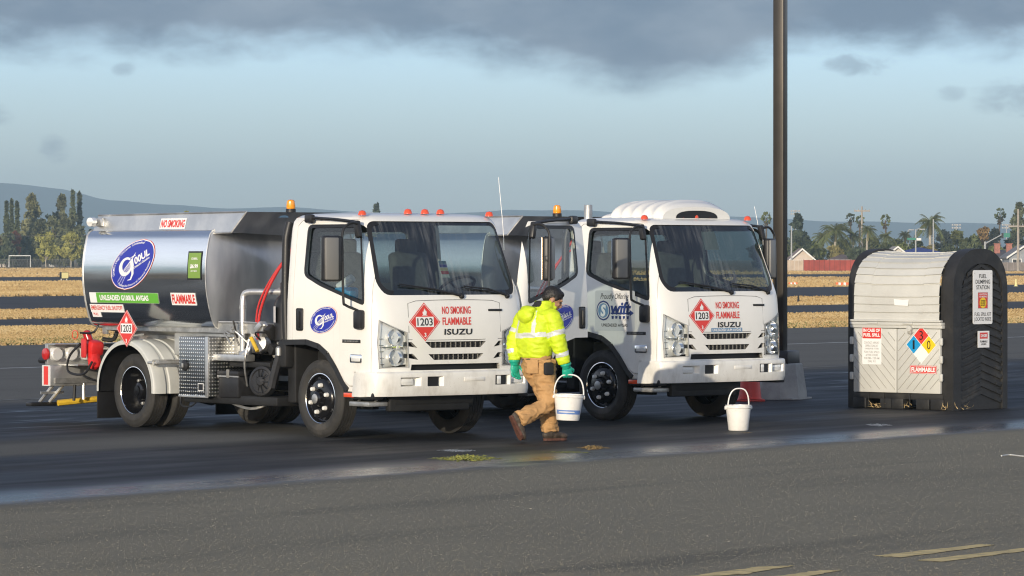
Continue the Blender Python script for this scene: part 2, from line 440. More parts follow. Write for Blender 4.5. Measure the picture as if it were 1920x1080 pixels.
YZ = lambda a, b, d: Vector((d, a, b))
XZ = lambda a, b, d: Vector((a, d, b))
ARCH = [(-.15, .965), (.06, .925), (.2, .85), (.34, .715), (.47, .56), (.55, .49)]
WS = roundpoly([(-.84, 1.485), (.84, 1.485), (.90, 1.60), (.845, 2.20), (.79, 2.245), (-.79, 2.245), (-.845, 2.20), (-.90, 1.60)], .07, 3)
WS2 = roundpoly([(-.80, 1.535), (.80, 1.535), (.855, 1.61), (.805, 2.17), (.76, 2.205), (-.76, 2.205), (-.805, 2.17), (-.855, 1.61)], .06, 3)
SW = roundpoly([(-.225, 1.68), (.07, 1.575), (.46, 1.475), (.855, 1.375), (.845, 1.50), (.74, 2.13), (.66, 2.215), (-.215, 2.215)], .07, 3)
SW2 = roundpoly([(-.19, 1.705), (.08, 1.61), (.46, 1.512), (.82, 1.425), (.81, 1.52), (.71, 2.11), (.64, 2.18), (-.185, 2.18)], .06, 3)
DOOR = [(-.39, 1.01), (-.13, 1.01), (.1, .965), (.25, .885), (.39, .755), (.52, .60), (.60, .555), (.945, .555), (.955, 1.0), (.945, 1.42), (.80, 2.17), (.74, 2.24), (.66, 2.255), (-.33, 2.255), (-.39, 2.2)]
HL = [(-.61, .745), (-.62, 1.105), (-.78, 1.165), (-.925, 1.235), (-.945, 1.0), (-.93, .735)]
SLOT = [[(-.40, 1.005), (-.32, .942), (.32, .942), (.40, 1.005)], [(-.36, .878), (-.29, .818), (.29, .818), (.36, .878)]]
TRI = [[(-.635, 1.005), (-.57, 1.005), (-.50, .945), (-.635, .965)], [(-.635, .885), (-.555, .885), (-.49, .822), (-.635, .845)]]
GAP = [(-.585, .715), (.585, .715), (.575, .775), (-.575, .775)]
def mirp(p): return [(-a, b) for a, b in reversed(p)]
CABM = {}
def cab_meshes():
    """boolean work, done once: shell with its openings, two doors"""
    def pm(poly, fn, d0, d1, m=M['white']): return MB().prism(poly, fn, d0, d1, m).mesh('c')
    vs, fs = cab_shell(0); outer = MB().add(vs, fs, M['white']).mesh('o', 30)
    vs, fs = cab_shell(.045); inner = MB().add(vs, fs, M['inner']).mesh('i', 30)
    inner.materials.clear(); inner.materials.append(M['white']); inner.materials.append(M['inner'])
    inner.polygons.foreach_set('material_index', [1] * len(inner.polygons))
    outer.materials.append(M['inner'])
    cut = MB()
    low = [(-.7, .3), (-.7, .965)] + ARCH + [(.55, .3)]
    # hollow, wheel cut-out
    cutters = [inner, pm(low, XZ, -1.3, 1.3)]
    cutters.append(pm(WS, YZ, .5, 1.5)); cutters.append(pm(SW, XZ, -1.3, -.7)); cutters.append(pm(SW, XZ, .7, 1.3))
    cutters.append(pm(roundpoly([(-.62, 1.6), (.62, 1.6), (.60, 2.14), (-.60, 2.14)], .06), YZ, -.8, -.4))
    for p in (HL, mirp(HL), SLOT[0], SLOT[1], TRI[0], TRI[1], mirp(TRI[0]), mirp(TRI[1]), GAP): cutters.append(pm(p, YZ, .7, 1.5))
    full = boolean(outer, cutters)
    wide = lambda s: pm(DOOR, XZ, *((-1.3, -.86) if s < 0 else (.86, 1.3)))
    dr = boolean(full.copy(), [wide(-1)], 'INTERSECT'); dl = boolean(full.copy(), [wide(1)], 'INTERSECT')
    # the doorway is 5 mm larger than the door
    cx, cz = .28, 1.5; big = [(cx + (x - cx) * 1.009, cz + (z - cz) * 1.009) for x, z in DOOR]
    body = boolean(full, [pm(big, XZ, -1.3, -.86), pm(big, XZ, .86, 1.3)])
    for k, me in (('body', body), ('dr', dr), ('dl', dl)):
        fix(me, 28, False); CABM[k] = me
cab_meshes()

def wheel(name, T, y, rear, sgn, x):
    """tyre with rim; sgn: -1 faces right"""
    o = (x, y, .405); ax = (0, sgn, 0)
    m = MB(); rr = .405; hw = .112
    prof = [(.262, -hw * .8), (.275, -hw * .92), (.31, -hw), (.36, -hw * .99), (.388, -hw * .88), (.400, -hw * .74)]
    for k in range(-2, 3):
        c = k * .034; prof += [(rr, c - .0145), (rr, c + .0125), (rr - .009, c + .0135), (rr - .009, c + .018)]
    prof += [(.400, hw * .74), (.388, hw * .88), (.36, hw * .99), (.335, hw), (.333, hw * 1.015), (.318, hw * 1.015), (.31, hw), (.275, hw * .92), (.262, hw * .8)]
    m.lathe(prof, M['rubber'], o, ax, 56)
    w = m.build(name, T, 40)
    r = MB(); B = M['blackg']
    if not rear:
        r.lathe([(.258, -.09), (.262, .085), (.268, .092)], B, o, ax, 40)
        r.lathe([(.252, .094), (.258, .099), (.266, .097), (.268, .09)], M['chrome'], o, ax, 48)
        r.lathe([(.253, .092), (.235, .055), (.222, .05), (.205, .085), (.185, .10), (.10, .105), (.095, .09)], B, o, ax, 40)
        for i in range(8):
            a = 2 * PI * i / 8 + .2; p = Vector((x + .205 * math.cos(a), y + sgn * .079, .405 + .205 * math.sin(a)))
            r.lathe([(.0, .004), (.022, .004), (.026, 0)], M['seal'], p, (0, sgn, 0), 10)
        r.lathe([(.095, .09), (.075, .15), (.05, .165), (0, .168)], B, o, ax, 24)
        rim = r.build('rim', w, 35)
        h = MB().lathe([(.052, .13), (.05, .172), (.03, .18), (0, .181)], M['galv'], o, ax, 16)
        h.build('hub_cap', w)
        for i in range(6):
            a = 2 * PI * i / 6 + .3; p = Vector((x + .142 * math.cos(a), y + sgn * .10, .405 + .142 * math.sin(a)))
            MB().lathe([(.024, 0), (.024, .02), (.019, .038), (0, .042)], M['whitep'], p, (0, sgn, 0), 12).build('lug_nut', w)
    else:
        r.lathe([(.25, -.1), (.255, -.05), (.26, .085), (.266, .094)], B, o, ax, 40)
        r.lathe([(.254, .094), (.259, .099), (.265, .098), (.268, .09)], M['chrome'], o, ax, 48)
        r.lathe([(.25, .06), (.235, .0), (.22, -.05), (.205, -.07), (.12, -.07), (.10, -.065)], B, o, ax, 40)
        r.build('rim', w, 35)
        h = MB().lathe([(.11, -.068), (.105, .0), (.085, .035), (.055, .045), (.05, .06), (0, .062)], B, o, ax, 24)
        for i in range(6):
            a = 2 * PI * i / 6 + .3; p = Vector((x + .15 * math.cos(a), y - sgn * .065, .405 + .15 * math.sin(a)))
            h.lathe([(.02, 0), (.02, .03), (.012, .04), (0, .04)], M['galv'], p, (0, sgn, 0), 8)
        h.build('hub', w)
    return w

TZ = 1.64
def tank_y(z): return 1.0 - (min(2.12, max(1.16, z)) - 1.70) ** 2 / 2.9      # gently bowed sides
def tside(off=.004): return lambda x, z: Vector((x, -tank_y(z) - off, z))
def tank_ring():
    half = [(tank_y(z), z) for z in [1.16 + .96 * i / 20 for i in range(21)]]
    half = [(.55, 1.075), (.72, 1.08), (.82, 1.095), (.872, 1.122)] + half + [(.915, 2.155), (.86, 2.185), (.74, 2.20), (.50, 2.21)]
    return [(y, z - TZ) for y, z in half] + [(-y, z - TZ) for y, z in reversed(half)]

def placard(mb, fn, cx, cy, r, fn2=None):
    e = [lambda a, b, k=k: fn(a, b, k) for k in (.003, .0045, .006, .0075, .009)]
    mb.flat(diamond(cx, cy, r * 1.02), e[0], M['dred']); mb.ring(diamond(cx, cy, r * .955), diamond(cx, cy, r * .925), e[1], M['dwhite'])
    mb.flat(rect(cx, cy, r * 1.16, r * .54), e[2], M['dwhite'])
    put_text(mb, '1203', e[3], cx, cy, r * 1.0, r * .40, M['dblack'], .015)
    put_text(mb, '3', e[3], cx, cy - r * .68, r * .13, r * .22, M['dwhite'], .03)
    mb.flat([(cx + a * r * .34, cy + r * .52 + b * r * .36) for a, b in FLAME], e[3], M['dwhite'])
    mb.flat(rect(cx, cy + r * .345, r * .34, r * .022), e[3], M['dwhite'])

def gee_logo(mb, fn, cx, cy, a, b, rot):
    """blue oval decal: ring of small print, big swirl g, 100UL and streaks"""
    e = [lambda p, q, k=k: fn(p, q, k) for k in (.003, .005, .007, .0085)]
    mb.strips(ellipse(cx, cy, a, b, rot), e[0], M['dred'], 16, 6); mb.strips(ellipse(cx, cy, a * .985, b * .985, rot), e[1], M['dwhite'], 16, 6)
    mb.strips(ellipse(cx, cy, a * .955, b * .95, rot), e[2], M['dblue'], 16, 6)
    c, s = math.cos(rot), math.sin(rot)
    def L(u, v): return (cx + u * a * c - v * b * s, cy + u * a * s + v * b * c)
    def arcw(r0, a0, a1, h):
        def w(u, v):
            t = a0 + (a1 - a0) * (u + .5); r = r0 + h * v
            return L(r * math.cos(t), r * math.sin(t))
        return w
    put_text(mb, "GAMI's High Octane Unleaded", e[3], 0, 0, 1, 1, M['dwhite'], .01, warp=arcw(.85, PI * .98, PI * .25, .13))
    put_text(mb, "Fueling the Future of General Aviation", e[3], 0, 0, 1, 1, M['dwhite'], .01, warp=arcw(.85, PI * 1.12, PI * 1.80, -.12) if False else arcw(.85, PI * 1.15, PI * 1.85, -.12))
    # swirl g: an open ring with a tail
    def stroke(pts, ws):
        o = []; i = []
        for k, p in enumerate(pts):
            q = pts[min(k + 1, len(pts) - 1)]; r = pts[max(k - 1, 0)]; t = Vector((q[0] - r[0], q[1] - r[1])).normalized(); n = Vector((-t.y, t.x)) * ws[k] / 2
            o.append((p[0] + n.x, p[1] + n.y)); i.append((p[0] - n.x, p[1] - n.y))
        vs = [e[3](*L(*p)) for p in o] + [e[3](*L(*p)) for p in i]; n = len(o)
        mb.add(vs, [(k, k + 1, n + k + 1, n + k) for k in range(n - 1)], M['dwhite'])
    ring_ = [(-.26 + .25 * math.cos(t), .10 + .34 * math.sin(t)) for t in [PI * (.16 + 1.75 * k / 22) for k in range(23)]]
    stroke(ring_, [.06 + .10 * math.sin(PI * k / 22) for k in range(23)])
    stroke([(-.02, .20), (-.0, -.1), (-.06, -.42), (-.2, -.58), (-.34, -.52)], [.1, .11, .1, .08, .02])
    for k in range(3): stroke([(-.78 + .06 * k, -.30 - .12 * k), (-.40 + .05 * k, -.06 - .08 * k), (.02, .12 - .02 * k)], [.012, .03, .02])
    stroke([(-.4, .0), (.02, .22), (.22, .42)], [.03, .06, .02]); stroke([(-.02, .34), (.2, .3)], [.02, .05])
    put_text(mb, '100UL', lambda p, q: e[3](*L(p, q)), .40, .06, .76, .34, M['dwhite'], .035)
    put_text(mb, 'Unleaded Gasoline', lambda p, q: e[3](*L(p, q)), .40, -.2, .72, .11, M['dwhite'], .02)

def words(mb, fn, lines, cx, cy, w, h, m, bold=.03, widths=None, shear=0):
    n = len(lines); lh = h / (n * 1.35 - .35)
    for i, t in enumerate(lines):
        put_text(mb, t, fn, cx, cy + h / 2 - lh * (.5 + 1.35 * i), w * (widths[i] if widths else 1), lh, m, bold, shear)

def mirror(T, sgn, mode):
    """west coast mirror on a bent tube, outboard of the door"""
    m = MB(); x = .74; B = M['black']; Y = lambda v: sgn * v
    pts = [(.80, Y(.99), 1.30), (.79, Y(1.05), 1.335), (x, Y(1.15), 1.385), (x - .005, Y(1.175), 1.45), (x - .02, Y(1.175), 1.9), (x - .03, Y(1.17), 2.11), (x - .03, Y(1.13), 2.185), (x - .02, Y(1.06), 2.225), (x - .03, Y(.965), 2.215)]
    m.tube(pts, .014, B, 8, 5)
    m.box((.80, Y(1.02), 1.235), (.13, .09, .20), B, .03)
    m.box((x - .04, Y(.965), 2.16), (.07, .06, .18), B, .02, Matrix.Rotation(R(-14), 4, 'Y'))
    m.tube([(x - .03, Y(.96), 2.23), (.35, Y(.965), 2.262), (-.12, Y(.965), 2.285)], .016, B, 8, 4)
    m.box((-.14, Y(.965), 2.275), (.13, .06, .09), B, .02)
    o = m.build('mirror_arm', T)
    h = MB(); q = -1 if mode == 2 else 1
    h.box((-.03 * q, -.13, 0), (.085, .225, .47), B, .03, None, 3)
    h.box((.012 * q, -.155, 0), (.02, .16, .43), M['mirror'], .008)
    h.box((-.02 * q, -.02, 0), (.04, .04, .06), B, .01)
    h.box((-.076 * q, -.13, 0), (.008, .20, .44), M['chrome'])
    ho = h.build('mirror_housing', o); ho.location = (x, Y(1.175), 1.86); ho.rotation_euler = (0, 0, R({0: 0, 1: 22, 2: -72}[mode]))
    return o

def door_parts(D, sgn, logo):
    s = side(sgn, 0)
    MB().flat(SW, lambda a, b: side(sgn, -.018)(a, b), M['sg']).build('window_glass', D, recalc=False)
    MB().ring(SW, SW2, lambda a, b: side(sgn, .003)(a, b), M['seal']).build('window_seal', D)
    h = MB(); h.box((-.262, sgn * 1.003, 1.225), (.115, .02, .235), M['black'], .02, None, 3)
    h.box((-.262, sgn * 1.018, 1.225), (.035, .025, .17), M['seal'], .012); h.build('door_handle', D)
    mirror(D, sgn, 0 if sgn < 0 else (2 if logo else 1))
    if logo:
        k = MB(); d = -sgn
        if logo == 'oval':
            gee_logo(k, lambda a, b, o: Vector((a * d, sgn * (1.0 + o), b)), .155 * d, 1.225, .245, .135, R(14)); nm = 'oval_decal'
        else: swift(k, sgn); nm = 'fuel_decal'
        k.build(nm, D)

def swift(k, sgn):
    f = [lambda a, b, o=o: Vector((a, -1.0 - o, b)) for o in (.003, .005, .0065, .008)]
    k.flat(roundpoly(rect(.29, 1.265, .66, .46), .03), f[0], M['dpale'])
    put_text(k, 'Proudly Offering', f[1], .285, 1.42, .47, .085, M['dblack'], .0, .35)
    k.strips(ellipse(.10, 1.265, .115, .115, 0), f[1], M['dnavy'], 10, 4); k.strips(ellipse(.10, 1.265, .098, .098, 0), f[2], M['dpale'], 10, 4)
    k.strips(ellipse(.10, 1.265, .085, .085, 0), f[2 + 1], M['dlblue'], 10, 4)
    g = lambda a, b: Vector((a, -1.0095, b))
    put_text(k, 'S', g, .10, 1.265, .09, .14, M['dwhite'], .05, .15)
    put_text(k, 'wift', f[2], .39, 1.295, .34, .15, M['dnavy'], .035, .2)
    for i in range(5): k.flat([(.235 + .062 * i, 1.205), (.275 + .062 * i, 1.205), (.27 + .062 * i, 1.17 + .008 * (i % 2)), (.24 + .062 * i, 1.17)], f[2], M['dnavy'])
    k.flat([(.54, 1.275), (.54, 1.205), (.605, 1.24)], f[2], M['dnavy']); k.flat(rect(.39, 1.235, .34, .018), f[1], M['dnavy'])
    put_text(k, 'FUELS', f[2], .47, 1.165, .1, .022, M['dgrey'], .01)
    put_text(k, 'UNLEADED AVGAS', f[1], .285, 1.10, .43, .036, M['dblack'], .015)

def make_truck(label, loc, ang, second):
    T = thing('fuel_truck', label, 'tanker truck', loc, R(ang - 90), 'white fuel trucks parked on the apron')
    # ---- cab
    cab = link('cab', CABM['body'], T)
    g = MB()
    g.strips(WS, ff(-.012), M['ws'], 18, 24); g.build('windscreen', T, recalc=False)
    MB().ring(WS, WS2, ff(-.006), M['seal']).build('windscreen_seal', T)
    MB().flat(roundpoly([(-.62, 1.6), (.62, 1.6), (.60, 2.14), (-.60, 2.14)], .06), lambda a, b: Vector((-.53, a, b)), M['sg']).build('rear_window', T)
    w = MB()
    for y0, y1, zz in ((.10, -.66, 1.60), (.72, .16, 1.575)):
        a, b, c = front(y0, 1.475, .02), front((y0 * .55 + y1 * .45), 1.545, .022), front(y1, zz, .01)
        w.tube([a, b], [.016, .010], M['seal'], 6); w.tube([b + Vector((.004, 0, 0)), c], [.011, .006], M['seal'], 6)
        w.tube([front(y0 + (y1 - y0) * .12, 1.51, .015), c + Vector((.01, .0, -.02))], .006, M['seal'], 4)
        w.lathe([(.03, -.01), (.03, .02), (.015, .035), (0, .036)], M['seal'], front(y0, 1.47, .0), (1, 0, .35), 12)
    w.build('wiper', T)
    for sgn in (-1, 1):
        D = link('door', CABM['dr' if sgn < 0 else 'dl'], T)
        door_parts(D, sgn, ('swift' if second else 'oval') if sgn < 0 else (None if second else 'oval'))
        if sgn > 0 and not second:
            h = Vector((.95, .985, 0))
            D.matrix_local = Matrix.Translation(h + Vector((.01, .01, 0))) @ Matrix.Rotation(R(-70), 4, 'Z') @ Matrix.Translation(-h)
            D['label'] = 'open driver door with oval blue decal'
    # marker lights, fender trim, step
    for y, xx in ((-.86, .60), (-.22, .56), (0, .57), (.22, .56), (.86, .60)):
        zr = 2.305 if abs(y) > .5 else 2.325
        MB().lathe([(.045, 0), (.043, .02), (.03, .045), (0, .055)], M['orange'], (xx, y * .97, zr), (0, 0, 1), 16).build('marker_light', T)
    for sgn in (-1, 1):
        t = MB(); P = [(-.56, .955)] + ARCH
        for a, b in zip(P, P[1:]):
            n = Vector((-(b[1] - a[1]), b[0] - a[0])).normalized() * -.055
            q = [a, b, (b[0] + n[0] * -1, b[1] + n[1] * -1), (a[0] - n[0], a[1] - n[1])]
            t.prism(a and [(p[0], p[1] - .0) for p in q], XZ, sgn * .60, sgn * 1.012, M['black'])
        t.build('wheel_arch', T, 50)
        s = MB(); s.box((.78, sgn * .95, .458), (.50, .14, .075), M['black'], .015); s.box((.62, sgn * 1.022, .46), (.17, .01, .045), M['orange'], .004)
        if sgn < 0:
            s.box((.74, sgn * .86, .37), (.34, .25, .05), M['galv'], .012)
            for q in (.60, .88): s.tube([(q, sgn * .82, .46), (q, sgn * .9, .37)], .014, M['galv'], 6)
        s.build('step', T)
        l = MB(); l.box((.72, sgn * 1.004, .835), (.20, .02, .088), M['chrome'], .012); l.box((.73, sgn * 1.015, .835), (.15, .014, .058), M['lamp'], .008); l.build('side_lamp', T)
        b = MB(); b.box((.64, sgn * 1.003, 1.012), (.31, .008, .035), M['black'], .003)
        put_text(b, 'HD INTERCOOLED', lambda a, c: Vector((a, sgn * 1.0085, c)), .64, 1.012, .24, .014, M['dgrey'], .0); b.build('side_badge', T)
    # ---- headlights: recess, bowls, lens
    for p, sg in ((HL, -1), (mirp(HL), 1)):
        m = MB(); m.strips(p, lambda a, b: front(a, b, -.05), M['refl'], 8, 6)
        n = len(p); vs = [front(a, b, -.052) for a, b in p] + [front(a, b, -.002) for a, b in p]
        m.add(vs, [(i, (i + 1) % n, n + (i + 1) % n, n + i) for i in range(n)], M['refl'])
        hb = m.build('headlight', T)
        r = MB()
        for (yy, zz, rad) in ((-.765, 1.055, .085), (-.755, .845, .088)):
            o = front(yy * -sg * -1 if sg < 0 else -yy, zz, -.04); o = Vector((o.x, yy if sg < 0 else -yy, zz))
            r.lathe([(rad, .03), (rad * .96, .035), (rad * .85, .0), (rad * .5, -.035), (.022, -.045)], M['bowl'], o, (1, 0, 0), 24)
            r.lathe([(.024, -.045), (.022, -.005), (0, .004)], M['lamp'], o, (1, 0, 0), 12)
        for i in range(4):
            yy = -.66 - .055 * i; r.box(front(yy if sg < 0 else -yy, .955, -.035), (.02, .034, .045), M['lamp'] if i % 2 else M['chrome'], .004)
        for i in range(5):
            zz = .78 + .065 * i; r.box(front((-.895 if sg < 0 else .895), zz, -.03), (.012, .05, .008), M['bowl'])
        r.box(front(-.775 * -sg if sg > 0 else -.775, .955, -.032), (.02, .27, .012), M['bowl'])
        r.build('reflector', hb)
        MB().strips(p, lambda a, b: front(a, b, .006), M['lens'], 8, 8).build('lens', hb, recalc=False)
        fr = [(sum(q[0] for q in p) / n + (q[0] - sum(q[0] for q in p) / n) * .93, .98 + (q[1] - .98) * .955) for q in p]
        MB().ring(p, fr, ff(.009), M['dgrey']).build('bezel', hb)
    # ---- grille
    gr = MB()
    for p in SLOT + TRI + [mirp(t) for t in TRI] + [GAP]:
        gr.strips(p, ff(-.07), M['seal'], 3, 6); n = len(p)
        vs = [front(a, b, -.075) for a, b in p] + [front(a, b, -.002) for a, b in p]
        gr.add(vs, [(i, (i + 1) % n, n + (i + 1) % n, n + i) for i in range(n)], M['chassis'])
    for z, hw, nb in ((.973, .36, 22), (.848, .32, 20)):
        gr.tube([front(-hw, z, -.03), front(0, z, -.03), front(hw, z, -.03)], .005, M['black'], 4)
        for i in range(nb): gr.box(front(-hw + 2 * hw * (i + .5) / nb, z, -.032), (.02, .008, .06), M['mirror'] if i % 2 else M['black'])
    gr.build('grille', T)
    hood = [(-.60, 1.10), (-.60, 1.40), (-.5, 1.425), (-.25, 1.432), (0, 1.434), (.25, 1.432), (.5, 1.425), (.60, 1.40), (.60, 1.10)]
    k = MB(); k.tube([front(a, b, -.001) for a, b in hood], .0042, M['dgrey2'], 4); k.tube([front(a, b, -.001) for a, b in [(-.62, 1.03), (-.3, 1.022), (0, 1.022), (.3, 1.022), (.62, 1.03)]], .0042, M['dgrey2'], 4); k.build('hood_seam', T)
    # ---- lettering on the front
    P = lambda a, b, k: front(a, b, k)
    k = MB(); placard(k, P, -.40, 1.21, .195); k.build('hazard_placard', T)
    k = MB(); put_text(k, 'NO SMOKING', ff(.005), .015, 1.328, .375, .078, M['dred'], .018); put_text(k, 'FLAMMABLE', ff(.005), .015, 1.215, .375, .078, M['dred'], .018); k.build('warning_lettering', T)
    k = MB(); bars = {'I': [(0, 0, 1, 5)], 'S': None}
    put_text(k, 'ISUZU', ff(.006), .03, 1.105, .37, .062, M['dblack'], .03, .05, 1.08); k.build('maker_badge', T)
    k = MB(); k.box(front(.53, 1.325, .004), (.01, .18, .024), M['black'], .003); k.build('front_badge', T)
    if second:
        k = MB(); k.flat(rect(-.01, 1.045, .50, .045), ff(.004), M['dlblue']); put_text(k, 'UNLEADED UL94 AVGAS', ff(.006), -.01, 1.045, .46, .03, M['dwhite'], .02); k.build('fuel_plate', T)
    # ---- bumper
    def bump_x(y, off=0): return 1.15 - .34 * (1 - (1 - min(1, abs(y) / 1.035) ** 6) ** (1 / 6)) + off - .02 * (y / 1.0) ** 2
    bm_ = MB(); sec = [(-.06, .705), (-.015, .70), (0, .688), (.004, .66), (0, .50), (-.02, .452), (-.10, .445)]
    ys = [-1.035 * math.copysign(abs(math.sin(t)) ** (1 / 3), math.sin(t)) for t in [-PI / 2 + PI * i / 72 for i in range(73)]]
    vs = []; n = len(sec)
    for y in ys:
        for (dx, z) in sec: vs.append((bump_x(y) + dx, y, z))
    fs = [(i * n + j, i * n + j + 1, (i + 1) * n + j + 1, (i + 1) * n + j) for i in range(len(ys) - 1) for j in range(n - 1)]
    solid = MB(); back = []
    for y in ys: back += [(min(bump_x(y) - .12, .98), y * .96, .69), (min(bump_x(y) - .12, .98), y * .96, .455)]
    allv = []; ns = n + 2
    for i, y in enumerate(ys): allv += [tuple(v) for v in vs[i * n:(i + 1) * n]] + [back[2 * i + 1], back[2 * i]]
    fs = [(i * ns + j, i * ns + (j + 1) % ns, (i + 1) * ns + (j + 1) % ns, (i + 1) * ns + j) for i in range(len(ys) - 1) for j in range(ns)]
    fs += [tuple(range(ns)), tuple((len(ys) - 1) * ns + j for j in range(ns))]
    if 'bump' not in CABM:
        base = solid.add(allv, fs, M['white']).mesh('b', 30); cs = []
        def hole(y, z, w, h, fl):                # opening with one splayed cheek
            q = MB(); a = [(1.2, y - w / 2 - (0.09 if fl < 0 else 0.0)), (1.2, y + w / 2 + (.09 if fl > 0 else 0.0)), (1.07, y + w / 2), (1.07, y - w / 2)]
            q.prism(a, lambda p, r, d: Vector((p, r, d)), z - h / 2, z + h / 2, M['white']); return q.mesh('h')
        for y, fl in ((-.33, 1), (.56, 1)): cs.append(hole(y, .60, .155, .10, fl))
        for y, fl in ((-.64, 1), (.80, 1)): cs.append(hole(y, .60, .20, .09, fl))
        CABM['bump'] = boolean(base, cs); fix(CABM['bump'], 30, False)
    bo = link('bumper', CABM['bump'], T)
    for y in (-.33, .56):
        b2 = MB(); b2.box((1.10, y, .60), (.05, .152, .099), M['seal'])
        if y > 0: b2.box((1.122, y - .015, .6), (.012, .055, .085), M['lamp'], .004)
        b2.build('tow_opening', bo)
    b3 = MB(); b3.box((1.098, -.66, .60), (.06, .17, .07), M['whitep'], .012); b3.box((1.127, -.66, .60), (.006, .13, .02), M['whitep'], .002); b3.build('fog_lamp_cover', bo)
    b3 = MB(); b3.box((1.07, .80, .60), (.05, .17, .075), M['lamp'], .012); b3.build('fog_lamp', bo)
    b4 = MB(); b4.box((1.152, .20, .615), (.014, .27, .042), M['white'], .006); b4.build('plate_mount', bo)
    # ---- interior
    for y, wd in ((-.48, .78), (.52, .50)):
        s = MB(); s.box((-.1, y, 1.28), (.5, wd, .16), M['seat'], .05, None, 3); s.build('seat', T)
        b = MB(); b.box((-.37, y, 1.62), (.13, wd * .94, .62), M['seat'], .05, Matrix.Rotation(R(-9), 4, 'Y'), 3)
        for q in ((-.2, .2) if wd > .6 else (0,)): b.box((-.44, y + q, 1.98), (.09, .26, .18), M['seat'], .035, None, 3)
        b.build('backrest', T)
    d = MB(); d.box((.80, 0, 1.34), (.40, 1.84, .20), M['dash'], .05, None, 3); d.box((.66, .50, 1.46), (.22, .42, .10), M['dash'], .035); d.box((.70, 0, 1.2), (.3, 1.84, .26), M['dash'], .03); d.build('dashboard', T)
    st = MB(); c = Vector((.47, .50, 1.56)); ax = Vector((-.55, 0, .84)).normalized(); u = ax.orthogonal().normalized(); v = ax.cross(u)
    st.tube([c + (u * math.cos(t) + v * math.sin(t)) * .20 for t in [2 * PI * i / 28 for i in range(29)]], .016, M['seal'], 8)
    for t in (0.4, 2.5, 4.6): st.tube([c - ax * .03, c + (u * math.cos(t) + v * math.sin(t)) * .2], .014, M['seal'], 6)
    st.tube([c - ax * .03, c - ax * .3], .03, M['seal'], 8); st.build('steering_wheel', T)
    f = MB(); f.bx((-.5, -.93, 1.0), (.95, .93, 1.04), M['dash']); f.build('cab_floor', T)
    if second:
        h = MB(); h.lathe([(.125, 0), (.12, .04), (.10, .09), (.05, .12), (0, .125)], M['dyel2'], (.80, -.42, 1.445), (0, 0, 1), 24); h.lathe([(.165, 0), (.165, .008), (.12, .02)], M['dyel2'], (.82, -.42, 1.44), (0, 0, 1), 24)
        tag(h.build('hard_hat'), 'pale yellow hard hat lying on the dashboard behind the windscreen', 'hard hat').matrix_world = T_world(loc, ang)
        p = MB(); random.seed(5)
        for i in range(5):
            a = Vector((.76 + random.uniform(-.06, .06), .06 + random.uniform(-.12, .12), 1.47 + .012 * i)); t = random.uniform(-.5, .5)
            e1 = Vector((math.cos(t), math.sin(t), random.uniform(.1, .6))) * .10; e2 = Vector((-math.sin(t), math.cos(t), random.uniform(-.4, .4))) * .12
            p.add([a - e1 - e2, a + e1 - e2, a + e1 + e2 + Vector((0, 0, .03)), a - e1 + e2], [(0, 1, 2, 3)], M['dwhite'])
        tag(p.build('paper'), 'crumpled white papers on the dashboard behind the windscreen', 'papers').matrix_world = T_world(loc, ang)
        MB().flat([(-.10, 1.96), (.13, 1.96), (.13, 2.17), (-.08, 2.17)], ff(-.02), M['dgrey']).build('windscreen_sticker', T)
    else:
        p = MB(); p.box((.28, -.80, 1.50), (.22, .16, .13), M['dcyan'], .03, Matrix.Rotation(.3, 4, 'Z')); p.box((.28, -.80, 1.44), (.2, .14, .06), M['dnavy'], .02)
        p.tube([(.20, -.84, 1.56), (.36, -.78, 1.66)], .045, M['dwhite'], 10)
        tag(p.build('supply_bag'), 'blue bag with a white paper roll beside the passenger window', 'bag').matrix_world = T_world(loc, ang)
        p = MB(); 
        for i, cc in enumerate(('dwhite', 'dred', 'dyel2', 'dblue', 'dlblue')): p.flat(rect(-.02, 1.68 + .035 * i, .10, .033), ff(-.02), M[cc])
        p.build('windscreen_sticker', T)
    # ---- chassis
    c = MB(); K = M['chassis']
    for y in (-.38, .38): c.bx((-5.0, y - .035, .60), (.85, y + .035, .82), K, .01)
    for x in (.7, -.5, -1.4, -2.3, -3.0, -3.8, -4.8): c.bx((x - .05, -.38, .64), (x + .05, .38, .78), K)
    c.bx((-.45, -.36, .42), (.75, .36, .98), K, .04); c.bx((.72, -.5, .48), (.88, .5, 1.0), K, .02)
    c.tube([(0, -.8, .405), (0, .8, .405)], .06, K, 10); c.tube([(-3.35, -.95, .405), (-3.35, .95, .405)], .085, K, 12)
    c.bx((.05, -.70, .34), (.96, .36, .62), K, .04); c.bx((.86, -.74, .29), (.95, .30, .5), K, .02); c.bx((-.5, -.62, .42), (.1, .62, .9), K, .04)  # black boxes under the cab, added to keep sun off the far wheel
    c.lathe([(0, -.2), (.16, -.14), (.19, 0), (.16, .14), (0, .2)], K, (-3.35, 0, .405), (0, 1, 0), 16)
    c.tube([(-.4, 0, .5), (-3.2, 0, .45)], .05, K, 8)
    c.bx((-2.5, -.95, .30), (-.75, -.45, .40), K, .02); c.bx((-1.5, .42, .35), (-.8, .95, .72), K, .04)
    c.tube([(-.3, .55, .45), (-2.8, .55, .42), (-3.0, .7, .42)], .05, M['galv'], 8)
    for y in (-.62, .62): c.bx((-.55, y - .04, .30), (.55, y + .04, .37), K, .01)
    for sgn in (-1, 1): c.bx((-.70, sgn * .55 - .3, .34), (-.55, sgn * .62 + .3, .98), K, .02)
    c.build('chassis', T)
    wheel('front_wheel', T, -.835, False, -1, 0); wheel('front_wheel', T, .835, False, 1, 0)
    for y in (-.94, -.635, .635, .94): wheel('rear_wheel', T, y, True, -1 if y < 0 else 1, -3.35)
